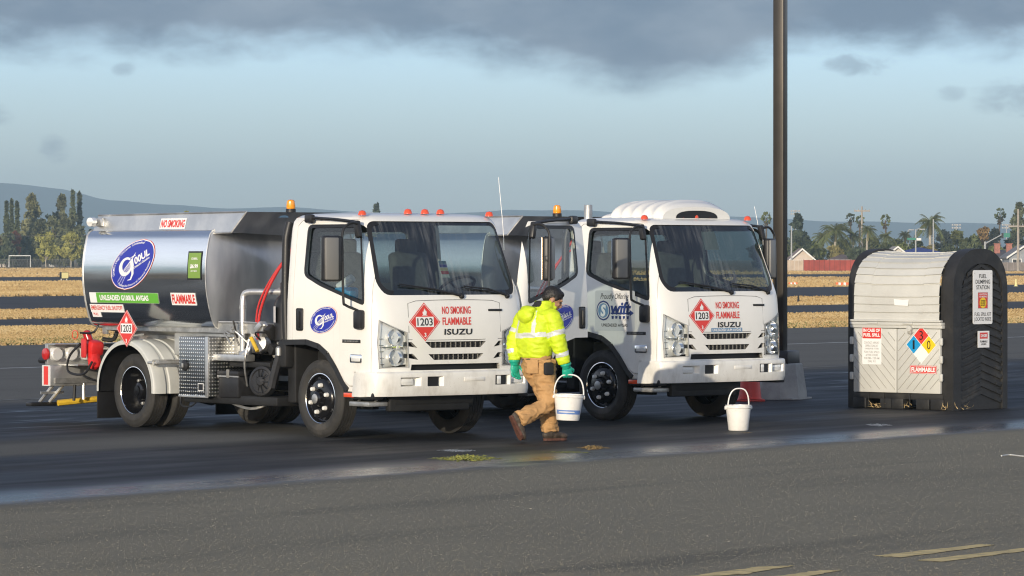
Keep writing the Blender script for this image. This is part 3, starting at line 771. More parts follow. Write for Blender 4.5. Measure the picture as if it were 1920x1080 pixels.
    for sgn in (-1, 1): MB().box((-4.02, sgn * .80, .33), (.02, .56, .50), M['seal'], .005).build('mud_flap', T)
    # ---- tank
    t = MB(); rg = tank_ring(); n = len(rg); vs = []; xs = (-4.45, -4.44, -3.9, -3.3, -2.7, -2.1, -2.0)
    for i, x in enumerate(xs):
        k = .985 if i == 0 else 1.0
        vs += [(x, y * k, TZ + z * k) for y, z in rg]
    t.add(vs, [(i * n + j, i * n + (j + 1) % n, (i + 1) * n + (j + 1) % n, (i + 1) * n + j) for i in range(len(xs) - 1) for j in range(n)] + [tuple(range(n))], M['steel'])
    for x in (-4.44, -2.0):
        t.tube([(x, y * 1.003, TZ + z * 1.003) for y, z in rg] + [(x, rg[0][0] * 1.003, TZ)], .008, M['alu'], 6)
    tk = t.build('tank', T, 40)
    h = MB(); vs = []
    for i in range(7):
        q = 1 - i / 6.0; bulge = .16 * (1 - q ** 2.6)
        vs += [(-2.0 + bulge, y * max(q, .001), TZ + z * max(q, .001)) for y, z in rg]
    h.add(vs, [(i * n + j, i * n + (j + 1) % n, (i + 1) * n + (j + 1) % n, (i + 1) * n + j) for i in range(6) for j in range(n)], M['brushed']); h.build('tank_head', T, 40)
    # coaming with catwalk along the top
    f = MB(); yb = .90; yt = .84
    prof = [(-4.42, -1.62, 2.12), (-4.36, -1.44, 2.345)]
    v8 = [(-4.43, -yb, 2.10), (-1.66, -yb, 2.14), (-1.66, yb, 2.14), (-4.43, yb, 2.10), (-4.36, -yt, 2.345), (-1.46, -yt, 2.36), (-1.46, yt, 2.36), (-4.36, yt, 2.345)]
    f.add(v8, [(0, 1, 5, 4), (2, 3, 7, 6), (3, 0, 4, 7), (4, 5, 6, 7), (0, 3, 2, 1)], M['alu'])
    f.tube([v8[4], v8[5]], .012, M['alu'], 6); f.tube([v8[7], v8[6]], .012, M['alu'], 6); f.tube([v8[0], v8[1]], .010, M['alu'], 6)
    f.build('coaming', T, 20)
    f = MB(); f.add([(-1.655, -yb, 2.14), (-1.655, yb, 2.14), (-1.455, yt, 2.36), (-1.455, -yt, 2.36), (-1.655, 0, 2.10), (-1.56, -.3, 2.20)], [(0, 4, 1, 2, 3)], M['brushed']); f.tube([v8[1], v8[5]], .012, M['alu'], 6)
    f.flat(ellipse(-.33, 2.272, .085, .055), lambda a, b: Vector((-1.655 + (b - 2.14) * .909 + .008, a, b)), M['dlblue']); f.build('coaming_front', T, 20)
    b = MB(); b.lathe([(.055, 0), (.055, .035), (.048, .04)], M['seal'], (-1.60, -.16, 2.36), (0, 0, 1), 16); b.lathe([(.046, .04), (.05, .06), (.044, .12), (.03, .135), (0, .14)], M['amber'], (-1.60, -.16, 2.36), (0, 0, 1), 16); b.build('beacon', T)
    for sgn in (-1, 1):
        l = MB(); l.lathe([(.0, .07), (.05, .06), (.055, 0), (.04, -.06), (0, -.07)], M['lamp'], (-4.33, sgn * .93, 2.27), (.3, sgn, 0), 16); l.box((-4.27, sgn * .88, 2.27), (.12, .06, .10), M['alu'], .02); l.lathe([(0, .075), (.03, .07), (.03, 0)], M['lamp'], (-4.26, sgn * .95, 2.275), (.3, sgn, 0), 12)
        l.build('work_light', T)
    # sills, skirts
    s = MB()
    for sgn in (-1, 1):
        s.add([(-4.3, sgn * .80, 1.17), (-1.2, sgn * .86, 1.16), (-1.2, sgn * .86, 1.06), (-4.3, sgn * .80, 1.06), (-4.3, sgn * .4, 1.17), (-1.2, sgn * .4, 1.16), (-1.2, sgn * .4, 1.0), (-4.3, sgn * .4, 1.0)], [(0, 1, 2, 3), (0, 4, 5, 1), (3, 2, 6, 7), (1, 5, 6, 2)], M['galv'])
        s.bx((-3.0, sgn * .72 - .01, .80), (-1.5, sgn * .72 + .01, 1.06), M['alu'])
        for x in (-3.9, -3.2, -2.6, -1.7): s.lathe([(.018, 0), (.012, .012), (0, .014)], M['galv'], (x, sgn * (.855 if x > -2 else .83), 1.11), (0, sgn, 0), 8)
        s.tube([(-1.95, sgn * .86, 1.175), (-1.2, sgn * .87, 1.17), (-.95, sgn * .8, 1.10)], .012, M['alu'], 6, 4)
    s.bx((-4.3, -.45, .82), (-1.3, .45, 1.06), M['galv'])
    s.build('tank_sill', T, 25)
    # ribbed fender over the duals
    for sgn in (-1, 1):
        m = MB(); y0, y1 = 1.10, .40; N = 26; rows = []
        ridge = [(0, 0), (.03, .012), (.14, .012), (.15, -.004), (.19, -.004), (.20, .012), (.33, .012), (.34, -.004), (.38, -.004), (.39, .012), (.53, .012), (.54, -.004), (.58, -.004), (.59, .012), (.70, .012)]
        vs = []
        pr = [(-.035, -.05), (-.01, -.012)] + ridge
        for i in range(N + 1):
            a = R(-4 + 188 * i / N)
            for (dy, dr) in pr:
                r = .58 + dr; vs.append((-3.42 + r * math.cos(a), sgn * (y0 - max(dy, -.008)), .42 + r * math.sin(a) * .93))
        w_ = len(pr); fs = [(i * w_ + j, i * w_ + j + 1, (i + 1) * w_ + j + 1, (i + 1) * w_ + j) for i in range(N) for j in range(w_ - 1)]
        k0 = len(vs)
        m.add(vs, fs, M['fender'])
        vi = [(-3.42 + .555 * math.cos(R(-4 + 188 * i / N)), sgn * y, .42 + .555 * math.sin(R(-4 + 188 * i / N)) * .93) for i in range(N + 1) for y in (1.09, .40)]
        m.add(vi, [(2 * i, 2 * i + 1, 2 * i + 3, 2 * i + 2) for i in range(N)], M['black'])
        m.bx((-3.4, sgn * .40 - .01, .6), (-3.0, sgn * .40 + .01, .94), M['black'])
        fe = m.build('fender', T, 22)
        b = MB(); b.tube([(-2.96, sgn * 1.10, .72), (-2.80, sgn * 1.10, .72), (-2.7, sgn * .6, .72)], .018, M['galv'], 8); b.tube([(-2.86, sgn * 1.11, .745), (-2.79, sgn * .5, .745)], .012, M['galv'], 8)
        b.lathe([(.03, -.03), (.03, .03)], M['galv'], (-2.83, sgn * 1.09, .72), (0, 1, 0), 10); b.build('fender_bracket', fe)
    # tread plate cabinet and equipment
    for sgn in (-1, 1):
        m = MB(); m.bx((-2.44, sgn * .55, .375), (-1.86, sgn * 1.05, 1.015), M['plate'], .008); m.bx((-1.92, sgn * 1.045, .375), (-1.866, sgn * 1.065, 1.02), M['alu'], .004)
        m.bx((-2.44, sgn * 1.046, .36), (-1.88, sgn * 1.06, .385), M['alu'], .004); cb = m.build('tool_cabinet', T, 30)
        m = MB(); m.lathe([(.06, 0), (.06, .015), (.045, .02), (.03, .03), (0, .03)], M['black'], (-2.32, sgn * 1.052, .705), (0, sgn, 0), 20); m.box((-2.32, sgn * 1.085, .705), (.03, .02, .05), M['galv'], .006); m.build('latch', cb)
        m = MB(); m.flat(rect(0, 0, .11, .085), lambda a, b: Vector((-2.02 + a, sgn * 1.052, .475 + b)), M['dpale']); m.flat(rect(0, 0, .085, .065), lambda a, b: Vector((-2.02 + a, sgn * 1.054, .475 + b)), M['dblack']); m.build('maker_plate', cb)
        m = MB(); m.bx((-1.80, sgn * .56, .37), (-1.42, sgn * .98, .60), M['black'], .02); m.bx((-1.81, sgn * .55, .60), (-1.41, sgn * .99, .66), M['black'], .015); m.box((-1.6, sgn * .985, .60), (.40, .012, .015), M['galv']); m.box((-1.6, sgn * .988, .63), (.05, .012, .09), M['mirror'], .004); m.build('battery_box', T)
        m = MB(); m.bx((-1.95, sgn * .86, .765), (-1.28, sgn * 1.0, .835), M['alu'], .006); m.bx((-1.7, sgn * .50, .70), (-.95, sgn * .9, .76), M['chassis'], .01); m.build('side_rail', T)
    m = MB(); m.lathe([(.0, -.05), (.15, -.05), (.165, -.03), (.165, .03), (.155, .05), (.13, .055), (.12, .045), (.06, .05), (.045, .065), (0, .07)], M['black'], (-1.02, -.93, .56), (.35, -1, .1), 28)
    for i in range(10):
        a = 2 * PI * i / 10; m.tube([Vector((-1.0, -.99, .56)) + Vector((math.cos(a) * .05, -.005, math.sin(a) * .05)), Vector((-1.0, -.985, .56)) + Vector((math.cos(a) * .13, .0, math.sin(a) * .13))], .006, M['chassis'], 4)
    m.build('hose_reel', T)
    m = MB(); m.tube([(-1.50, -.86, .84), (-1.50, -.86, 1.05), (-1.50, -.86, 1.34), (-1.50, -.85, 1.45), (-1.45, -.83, 1.50), (-1.25, -.74, 1.505), (-1.0, -.62, 1.505)], .036, M['alu'], 12, 5)
    for z, r in ((.85, .05), (1.12, .042), (1.34, .042)): m.lathe([(r, -.02), (r, .02)], M['galv'], (-1.50, -.86, z), (0, 0, 1), 14)
    for x, r in ((-1.12, .06), (-1.07, .05), (-1.02, .065)): m.lathe([(.0, -.012), (r, -.012), (r, .012), (0, .012)], M['galv'], (x, -.63, 1.505), (1, .4, 0), 14)
    m.tube([(-1.42, -.80, 1.0), (-1.35, -.86, .9), (-1.46, -.9, .82)], .045, M['alu'], 10, 3); m.build('discharge_pipe', T)
    m = MB(); random.seed(3)
    for i in range(26):
        p = (-1.75 + random.random() * .85, -.9 + random.random() * .4, .86 + random.random() * .28)
        k = random.choice(('galv', 'chassis', 'chassis', 'black', 'alu', 'dgrey')); m.box(p, (random.uniform(.04, .14), random.uniform(.04, .12), random.uniform(.04, .16)), M[k], .008, Matrix.Rotation(random.random(), 4, 'XYZ'[i % 3]))
    for i in range(8):
        a = Vector((-1.7 + random.random() * .7, -.92 + random.random() * .3, .85 + random.random() * .2)); m.tube([a, a + Vector((random.uniform(-.2, .2), random.uniform(-.1, .1), random.uniform(.05, .2))), a + Vector((random.uniform(-.3, .3), 0, .1))], random.choice((.01, .018)), M[random.choice(('seal', 'galv', 'black'))], 6, 4)
    m.lathe([(.09, -.06), (.10, 0), (.09, .06), (.0, .08)], M['galv'], (-1.22, -.82, .95), (.5, -1, .2), 16)
    m.tube([(-1.18, -.98, 1.02), (-1.06, -.98, .88)], .022, M['yellow'], 8); m.build('pump', T)
    m = MB()
    m.tube([(-1.42, -.86, .5), (-1.3, -.98, .75), (-1.26, -.95, 1.0)], .012, M['alu'], 6, 4); m.build('vent_pipe', T); m = MB(); m.tube([(-1.75, -.9, .33), (-1.3, -.9, .26), (-1.05, -.8, .33)], .016, M['galv'], 6, 4)
    m.build('drain_pipe', T); m = MB(); m.tube([(-2.6, -.9, .5), (-2.55, -.95, .28), (-2.35, -.95, .26), (-2.25, -.9, .36)], .01, M['seal'], 6, 5); m.build('cable_loop', T)
    m = MB(); m.tube([(-1.20, -.88, 1.0), (-1.18, -.86, 1.3), (-1.05, -.80, 1.62), (-.92, -.62, 1.98), (-.88, -.5, 2.15)], .015, M['hose'], 8, 6); m.tube([(-1.30, -.84, 1.05), (-1.25, -.82, 1.4), (-1.0, -.72, 1.8), (-.86, -.55, 2.0)], .011, M['hose'], 8, 6); m.build('fuel_hose', T)
    m = MB(); m.lathe([(0, 0), (.12, .0), (.135, .02), (.135, .40), (.11, .46), (.07, .50), (.07, .62), (.05, .64), (0, .64)], M['black'], (-.86, -.74, .98), (0, 0, 1), 24); m.flat(rect(0, 0, .14, .17), lambda a, b: Vector((-.87 + a * .7, -.875 - .02, 1.27 + b)) + Vector((0, a * -.3, 0)), M['dpale']); m.build('air_filter', T)
    m = MB(); m.tube([(-.66, -.88, .9), (-.66, -.90, 1.4), (-.65, -.90, 2.0), (-.645, -.885, 2.14), (-.64, -.86, 2.24)], [.045, .045], M['black'], 14, 5); m.box((-.66, -.86, .86), (.16, .2, .3), M['chassis'], .04); m.tube([(-.72, -.9, .92), (-.76, -.95, .70), (-.8, -.98, .5)], .05, M['black'], 8, 4)
    m.lathe([(0, 0), (.035, 0), (.035, .08), (.02, .095), (0, .095)], M['galv'], (-.70, -.96, .84), (0, 0, 1), 12); m.build('intake_snorkel', T)
    # decals on the tank
    if not second:
        k = MB(); gee_logo(k, lambda a, b, o: tside(o)(a, b), -3.43, 1.795, .45, .245, R(22)); k.build('oval_decal', T)
        k = MB(); k.strips(rect(-3.64, 1.424, 1.38, .115), tside(.004), M['dwhite'], 4, 2); k.strips(rect(-3.57, 1.424, 1.24, .112), tside(.006), M['dgreen'], 4, 2); put_text(k, 'UNLEADED G100UL AVGAS', tside(.008), -3.63, 1.424, .98, .062, M['dwhite'], .04); k.build('fuel_name_strip', T)
        k = MB(); k.strips(rect(-2.46, 1.42, .48, .135), tside(.004), M['dwhite'], 4, 2); put_text(k, 'FLAMMABLE', tside(.006), -2.46, 1.42, .44, .10, M['dred'], .04); k.build('flammable_sign', T)
        k = MB(); k.strips(rect(-4.02, 1.305, .68, .09), tside(.004), M['dwhite'], 4, 2); put_text(k, 'EMERGENCY FUEL SHUTOFF', tside(.006), -4.02, 1.31, .64, .05, M['dred'], .02); k.strips(rect(-4.26, 1.235, .18, .06), tside(.004), M['dwhite'], 4, 2); put_text(k, 'PULL', tside(.006), -4.27, 1.238, .1, .03, M['dred'], .02); k.build('shutoff_sign', T)
        k = MB(); k.strips(rect(-2.215, 1.785, .27, .31), tside(.004), M['dblack'], 6, 2); k.strips(rect(-2.215, 1.785, .235, .275), tside(.006), M['dlgreen'], 6, 2); put_text(k, '$6.99', tside(.008), -2.215, 1.775, .15, .052, M['dwhite'], .04); put_text(k, 'G100UL', tside(.008), -2.215, 1.86, .12, .025, M['dwhite'], .03); put_text(k, 'per gallon', tside(.008), -2.215, 1.725, .12, .024, M['dwhite'], .02); k.build('price_board', T)
    cf = lambda o: (lambda a, b: Vector((a, -yb + (b - 2.12) * (.06 / .225) - o, b)))
    if not second: k = MB(); k.flat(rect(-2.82, 2.243, .50, .115), cf(.004), M['dwhite']); put_text(k, 'NO SMOKING', cf(.006), -2.82, 2.243, .46, .085, M['dred'], .04); k.build('no_smoking_sign', T)
    k = MB(); placard(k, lambda a, b, o: Vector((a, -1.12 - o, b)), -3.36, 1.09, .20); k.box((-3.36, -1.115, 1.09), (.287, .006, .287), M['dpale'], 0, Matrix.Rotation(R(45), 4, 'Y')); k.tube([(-3.36, -1.11, 1.0), (-3.36, -.9, 1.02)], .015, M['galv'], 6); k.build('hazard_placard', T)
    # rear end
    m = MB(); m.bx((-5.22, -1.05, .41), (-5.04, 1.05, .645), M['alu'], .01); m.bx((-5.03, -1.0, .44), (-5.02, 1.0, .50), M['galv']); m.bx((-5.16, -1.05, .65), (-5.10, 1.05, .89), M['galv'], .006); m.bx((-5.16, -1.05, .88), (-4.95, 1.05, .893), M['alu']); m.bx((-5.12, -.9, .645), (-4.7, .9, .66), M['alu'])
    m.bx((-5.0, -.40, .64), (-4.3, -.33, .80), M['chassis']); m.bx((-5.0, .33, .64), (-4.3, .40, .80), M['chassis'])
    rb = m.build('rear_bumper', T, 30)
    for y in (-.96, -.76, -.56, -.30, .30, .56, .76, .96):
        MB().lathe([(0, .075), (.065, .075), (.078, .06), (.08, 0)], M['lamp'], (-5.10, y, .775), (1, 0, 0), 20).build('tail_light', rb)
    for sgn in (-1, 1):
        MB().lathe([(.07, 0), (.065, .02), (0, .03)], M['redl'], (-5.13, sgn * 1.05, .775), (0, sgn, 0), 16).build('marker_lamp', rb)
        k = MB(); k.box((-5.13, sgn * 1.053, .53), (.09, .006, .21), M['dred']); k.box((-5.13, sgn * 1.051, .53), (.17, .004, .235), M['dpale']); k.build('reflector_tape', rb)
        k = MB(); k.box((-5.2, sgn * .93, .33), (.02, .30, .03), M['alu']); k.tube([(-5.1, sgn * .95, .45), (-5.35, sgn * 1.0, .22)], .02, M['alu'], 6); k.tube([(-5.05, sgn * .85, .45), (-5.3, sgn * .9, .22)], .02, M['alu'], 6); k.tube([(-5.0, sgn * .75, .42), (-5.02, sgn * .75, .24)], .018, M['chassis'], 6)
        k.box((-5.34, sgn * .98, .20), (.12, .36, .05), M['black'], .015); k.tube([(-5.2, sgn * .85, .21), (-5.1, sgn * .35, .25)], .035, M['yellow'], 8); k.tube([(-5.05, sgn * .6, .25), (-5.05, sgn * .6, .45)], .02, M['galv'], 6); k.build('rear_step', rb)
    m = MB(); m.tube([(-5.3, -1.02, .70), (-5.12, -1.02, .70)], .035, M['black'], 8); m.build('hitch_pin', rb)
    m = MB(); m.box((-4.55, -.78, .85), (.19, .18, .18), M['red'], .05, Matrix.Rotation(R(8), 4, 'Y')); m.box((-4.52, -.80, .72), (.14, .14, .24), M['red'], .06, Matrix.Rotation(R(-16), 4, 'Y')); m.box((-4.56, -.91, .85), (.10, .03, .22), M['hose'], .02)
    m.lathe([(.05, 0), (.05, .1), (.03, .12)], M['redl'], (-4.62, -.8, .93), (-.3, -.2, 1), 12); m.build('nozzle_cover', T)
    m = MB(); m.tube([(-4.40, -.55, 1.1), (-4.42, -.6, .95), (-4.5, -.7, .95)], .025, M['chassis'], 8, 4); m.tube([(-4.65, -.9, .9), (-4.80, -.95, .75), (-4.82, -.95, .58), (-4.5, -.95, .56), (-4.4, -.9, .7)], .014, M['seal'], 6, 5); m.tube([(-4.4, -.8, 1.15), (-4.45, -.85, 1.03), (-4.65, -.9, 1.02)], .012, M['seal'], 6, 4)
    m.tube([(-4.1, -.6, 1.1), (-4.1, -.62, .7)], .05, M['galv'], 10); m.box((-4.36, -.75, 1.07), (.09, .03, .12), M['galv'], .006)
    m.tube([(-4.68 + .06 * math.cos(t), -.95, 1.0 + .05 * math.sin(t)) for t in [2 * PI * i / 14 for i in range(15)]], .006, M['orange'], 4); m.build('valve_pipe', T)
    # aerial
    ah = 2.47 if second else 2.72
    MB().tube([(.62, 1.02, 1.95), (.60, 1.02, 2.2), (.55, 1.0, ah)], [.0045, .003], M['dwhite'], 6, 3).build('antenna', T)
    if second:
        m = MB(); NX, NA = 40, 22; vs = []; L0, L1 = -.46, .60
        for i in range(NX + 1):
            t = i / NX; x = L0 + (L1 - L0) * t
            env = min(1, (t / .22)) ** .6 * min(1.0, ((1 - t) / .10 + .55)) ** .5
            rib = .5 + .5 * math.sin(t * 2 * PI * 6.0); ri = .035 * (1 - rib ** 2)
            for j in range(NA + 1):
                a = PI * j / NA; c_, s_ = math.cos(a), math.sin(a)
                hy = .56 * math.copysign(abs(c_) ** .75, c_); hz = .225 * (abs(s_) ** .85) * env
                vs.append((x, hy * (1 - ri * 1.2), 2.315 + max(0.0, hz - ri * s_)))
        w_ = NA + 1
        m.add(vs, [(i * w_ + j, i * w_ + j + 1, (i + 1) * w_ + j + 1, (i + 1) * w_ + j) for i in range(NX) for j in range(NA)], M['white'])
        k0 = NX * w_; endv = vs[k0:k0 + w_]
        m.add(endv, [tuple(range(w_))], M['white'])
        m.add([(L1 + .004, y * .62, 2.315 + (z - 2.315) * .62 + .01) for _, y, z in endv], [tuple(range(w_))], M['seal'])
        m.build('roof_fairing', T, 50)
        m = MB(); m.lathe([(.05, 0), (.05, .33), (.045, .34), (.04, .30), (0, .30)], M['galv'], (-.78, -.42, 2.15), (0, 0, 1), 18); m.build('exhaust_stack', T)
    return T
def T_world(loc, ang): return Matrix.Translation(loc) @ Matrix.Rotation(R(ang - 90), 4, 'Z')
M['dgrey2'] = mat('seam_grey', (.10, .10, .095), .6)
M['refl'] = mat('lamp_reflector', (.74, .75, .74), .3, .35)
M['bowl'] = mat('lamp_bowl', (.95, .95, .94), .1, 1.0)
M['dyel2'] = mat('pale_yellow_plastic', (.70, .58, .30), .45)
make_truck('white fuel tanker with polished steel tank, its driver door standing open', (-1.267, 41.98, 0), 38.8, False)
make_truck('white fuel tanker with ribbed white fairing on its cab roof and doors shut', (1.727, 46.38, 0), 42.0, True)
# ------------------------------------------------------------------ ground, paving, fields, hills
def asphalt_mat():
    m = bpy.data.materials.new('apron_asphalt'); m.use_nodes = True; g = NG(m.node_tree); b = g.n['Principled BSDF']
    P = g.new('ShaderNodeNewGeometry').outputs['Position']; x, y, z = g.sep(P)
    n_big = g.noise(P, .35, 4, .55); n_mid = g.noise(P, 1.3, 4, .6); n_f = g.noise(P, 34, 5, .8); n_g = g.noise(P, 110, 3, .7)
    s = g.m('SUBTRACT', g.m('SUBTRACT', -20.7, g.m('MULTIPLY', x, .817)), g.m('MULTIPLY', y, -.576))   # metres behind the wet edge
    t = g.m('ADD', g.m('MULTIPLY', x, .576), g.m('MULTIPLY', y, .817))                                  # metres along it
    along = g.comb(g.m('MULTIPLY', t, .22), g.m('MULTIPLY', s, 1.5), 0.0)
    n_al = g.noise(along, 1.0, 4, .6, .3); n_al2 = g.noise(along, 2.3, 3, .6, .2)
    se = g.m('ADD', s, g.m('MULTIPLY', g.m('SUBTRACT', n_mid, .5), .5))
    wet = g.m('MULTIPLY', g.ss(se, -.7, .45), g.ss(g.m('ADD', s, g.m('MULTIPLY', g.m('SUBTRACT', n_big, .5), 3.0)), 15.2, 13.0))
    # a drying strip in front of the first truck, thinner damp further back
    dry1 = g.m('MULTIPLY', g.m('MULTIPLY', g.ss(g.m('ADD', s, g.m('MULTIPLY', n_al, .8)), 4.7, 5.6), g.ss(g.m('ADD', s, g.m('MULTIPLY', n_al2, .9)), 8.2, 6.2)), g.ss(x, -1.0, -2.8))
    patch = g.m('MULTIPLY', g.ss(n_al, .60, .78), .45)
    wet = g.m('MULTIPLY', wet, g.m('SUBTRACT', 1.0, g.m('MAXIMUM', dry1, patch)))
    # gutter of standing water at the edge
    pud = g.m('MULTIPLY', g.m('MULTIPLY', g.ss(se, -.45, .1), g.ss(se, 1.5, .45)), g.ss(g.m('ADD', n_al, g.m('MULTIPLY', g.m('SUBTRACT', n_mid, .5), .4)), .22, .50))
    pud = g.m('MAXIMUM', pud, g.m('MULTIPLY', g.m('MULTIPLY', g.ss(n_al2, .55, .7), g.ss(s, 7.0, 9.5)), g.m('MULTIPLY', wet, .8)))
    fore = g.ss(s, .3, -.3)
    dry = g.mix(fore, (.135, .131, .116, 1), (.235, .213, .158, 1))
    dry = g.mix(g.ss(n_f, .25, .75), g.mix(1.0, dry, (.88, .88, .88, 1), blend='MULTIPLY'), g.mix(1.0, dry, (1.12, 1.12, 1.11, 1), blend='MULTIPLY'))
    dry = g.mix(g.m('MULTIPLY', g.ss(n_big, .3, .7), .35), dry, g.mix(1.0, dry, (.72, .73, .75, 1), blend='MULTIPLY'))
    vo = g.new('ShaderNodeTexVoronoi'); g.l.new(P, vo.inputs['Vector']); vo.inputs['Scale'].default_value = 16
    dry = g.mix(g.m('MULTIPLY', g.ss(vo.outputs['Distance'], .16, .06), g.ss(g.noise(P, 3.1, 2, .5), .52, .66)), dry, (.34, .33, .29, 1))
    vb = g.new('ShaderNodeTexVoronoi'); g.l.new(P, vb.inputs['Vector']); vb.inputs['Scale'].default_value = 11
    dry = g.mix(g.m('MULTIPLY', g.ss(vb.outputs['Distance'], .14, .05), .7), dry, (.03, .03, .028, 1))
    st = g.ss(g.noise(along, .55, 5, .6, .4), .52, .72); dry = g.mix(g.m('MULTIPLY', st, .38), dry, (.075, .072, .062, 1))                  # old oil and tyre wear
    tr = g.m('ABSOLUTE', g.m('SUBTRACT', g.m('FRACT', g.m('MULTIPLY', g.m('ADD', s, g.m('MULTIPLY', n_big, .6)), .21)), .5)); dry = g.mix(g.m('MULTIPLY', g.m('MULTIPLY', g.ss(tr, .07, .02), g.ss(n_al, .4, .6)), .3), dry, (.06, .058, .052, 1))
    wetc = g.mix(g.ss(n_mid, .3, .7), (.012, .0125, .013, 1), (.026, .026, .026, 1))
    g.l.new(g.mix(wet, dry, wetc), b.inputs['Base Color'])
    rgh = g.mix(wet, .92, g.mix(g.ss(n_al, .3, .7), .52, .72, 'FLOAT'), 'FLOAT')
    rgh = g.mix(g.m('MULTIPLY', pud, .95), rgh, .24, 'FLOAT')
    g.l.new(rgh, b.inputs['Roughness'])
    g.l.new(g.mix(pud, g.mix(wet, .25, .20, 'FLOAT'), .55, 'FLOAT'), b.inputs['Specular IOR Level'])
    bp = g.new('ShaderNodeBump'); bp.inputs['Distance'].default_value = .011
    g.l.new(g.m('MULTIPLY', g.m('SUBTRACT', 1.0, pud), g.mix(wet, 1.0, .16, 'FLOAT')), bp.inputs['Strength'])
    g.l.new(g.m('ADD', n_f, g.m('MULTIPLY', n_g, .5)), bp.inputs['Height']); g.l.new(bp.outputs[0], b.inputs['Normal'])
    return m

def strip_mat(name, c0, c1, c2, rough, sc, stretch):
    m = bpy.data.materials.new(name); m.use_nodes = True; g = NG(m.node_tree); b = g.n['Principled BSDF']
    P = g.new('ShaderNodeNewGeometry').outputs['Position']
    n = g.noise(g.scale(P, stretch), sc, 5, .62, .2); n2 = g.noise(P, sc * 9, 3, .7); n3 = g.noise(P, sc * .25, 3, .5)
    c = g.mix(g.ss(n, .3, .7), (*c0, 1), (*c1, 1)); c = g.mix(g.m('MULTIPLY', g.ss(n2, .45, .7), .55), c, (*c2, 1)); c = g.mix(g.m('MULTIPLY', g.ss(n3, .45, .7), .4), c, (*c0, 1))
    g.l.new(c, b.inputs['Base Color']); b.inputs['Roughness'].default_value = rough; b.inputs['Specular IOR Level'].default_value = .2
    bp = g.new('ShaderNodeBump'); bp.inputs['Distance'].default_value = .12 if 'grass' in name else .01; g.l.new(n2, bp.inputs['Height']); g.l.new(bp.outputs[0], b.inputs['Normal'])
    return m

def line_pts(a, b, x0, x1):
    """ground line through the points seen at pixels a and b, from world x0 to x1"""
    p, q = G(*a), G(*b); k = (q.y - p.y) / (q.x - p.x)
    return Vector((x0, p.y + k * (x0 - p.x), 0)), Vector((x1, p.y + k * (x1 - p.x), 0))

GRASS = strip_mat('dry_grass_soil', (.24, .165, .08), (.42, .30, .14), (.32, .225, .11), .95, .12, (1, .35, 1))
m = MB(); m.flat([(-4000, -400), (4000, -400), (4000, 8000), (-4000, 8000)], lambda a, b: Vector((a, b, -.03)), GRASS)
struct(m.build('ground'))
APRON = asphalt_mat()
pa, pb = line_pts((0, 648), (1900, 606), -75, 120)
m = MB(); m.add([(-75, -60, 0), (120, -60, 0), pb, pa], [(0, 1, 2, 3)], APRON); struct(m.build('apron'))
TAXI = strip_mat('taxiway_asphalt', (.050, .052, .055), (.080, .082, .084), (.065, .066, .066), .8, .5, (1, 1, 1))
for nm, l0, l1 in (('taxiway', ((0, 612), (1540, 585)), ((0, 597.5), (1540, 571))), ('taxiway', ((0, 580), (1550, 554.5)), ((0, 555.5), (1550, 537.5))), ('runway', ((0, 527), (1540, 519)), ((0, 519.5), (1540, 514)))):
    a, b = line_pts(*l0, -160, 260); c, d = line_pts(*l1, -160, 260)
    z = -.026
    m = MB(); m.add([(a.x, a.y, z), (b.x, b.y, z), (d.x, d.y, z), (c.x, c.y, z)], [(0, 1, 2, 3)], TAXI); struct(m.build(nm))
# painted lines
PAINT = mat('worn_white_paint', (.50, .50, .48), .7, var=.3, vscale=4); YEL = mat('worn_yellow_paint', (.62, .47, .20), .8, var=.22, vscale=9, bump=.006, bscale=50, grime=(.15, .13, .10, .75))
a, b = line_pts((0, 691), (1590, 642), -40, 60); n = Vector((-(b - a).y, (b - a).x, 0)).normalized()
m = MB(); m.add([a - n * .10, b - n * .10, b + n * .10, a + n * .10], [(0, 1, 2, 3)], PAINT)
m.T = Matrix.Translation((0, 0, .004)); o = MB(); 
m2 = MB(); m2.T = Matrix.Translation((0, 0, .004)); m2.add([a - n * .09, b - n * .09, b + n * .09, a + n * .09], [(0, 1, 2, 3)], PAINT); struct(m2.build('painted_line'))
a, b = line_pts((0, 751), (1500, 690), -30, 50)
m2 = MB(); m2.T = Matrix.Translation((0, 0, .004)); m2.add([a - n * .05, b - n * .05, b + n * .05, a + n * .05], [(0, 1, 2, 3)], mat('faded_line', (.16, .16, .155), .8, var=.3, vscale=3)); struct(m2.build('painted_line'))
random.seed(8)
for q in ([(1262, 1085), (1425, 1064), (1492, 1061.5), (1395, 1078)], [(1412, 1086), (1540, 1070.5), (1583, 1069.5), (1500, 1085)], [(1640, 1043.5), (1838, 1021.5), (1866, 1023), (1690, 1046.5)], [(1718, 1052), (1960, 1024), (1990, 1025), (1768, 1054.5)]):
    m2 = MB(); m2.T = Matrix.Translation((0, 0, .004)); pts = [G(*p) for p in q]; out = []
    for i in range(4):
        p, r = pts[i], pts[(i + 1) % 4]
        for k in range(12): out.append(p.lerp(r, k / 12) + Vector((random.uniform(-.012, .012), random.uniform(-.02, .02), 0)))
    m2.add(out, [tuple(range(len(out)))], YEL); struct(m2.build('painted_dash'))

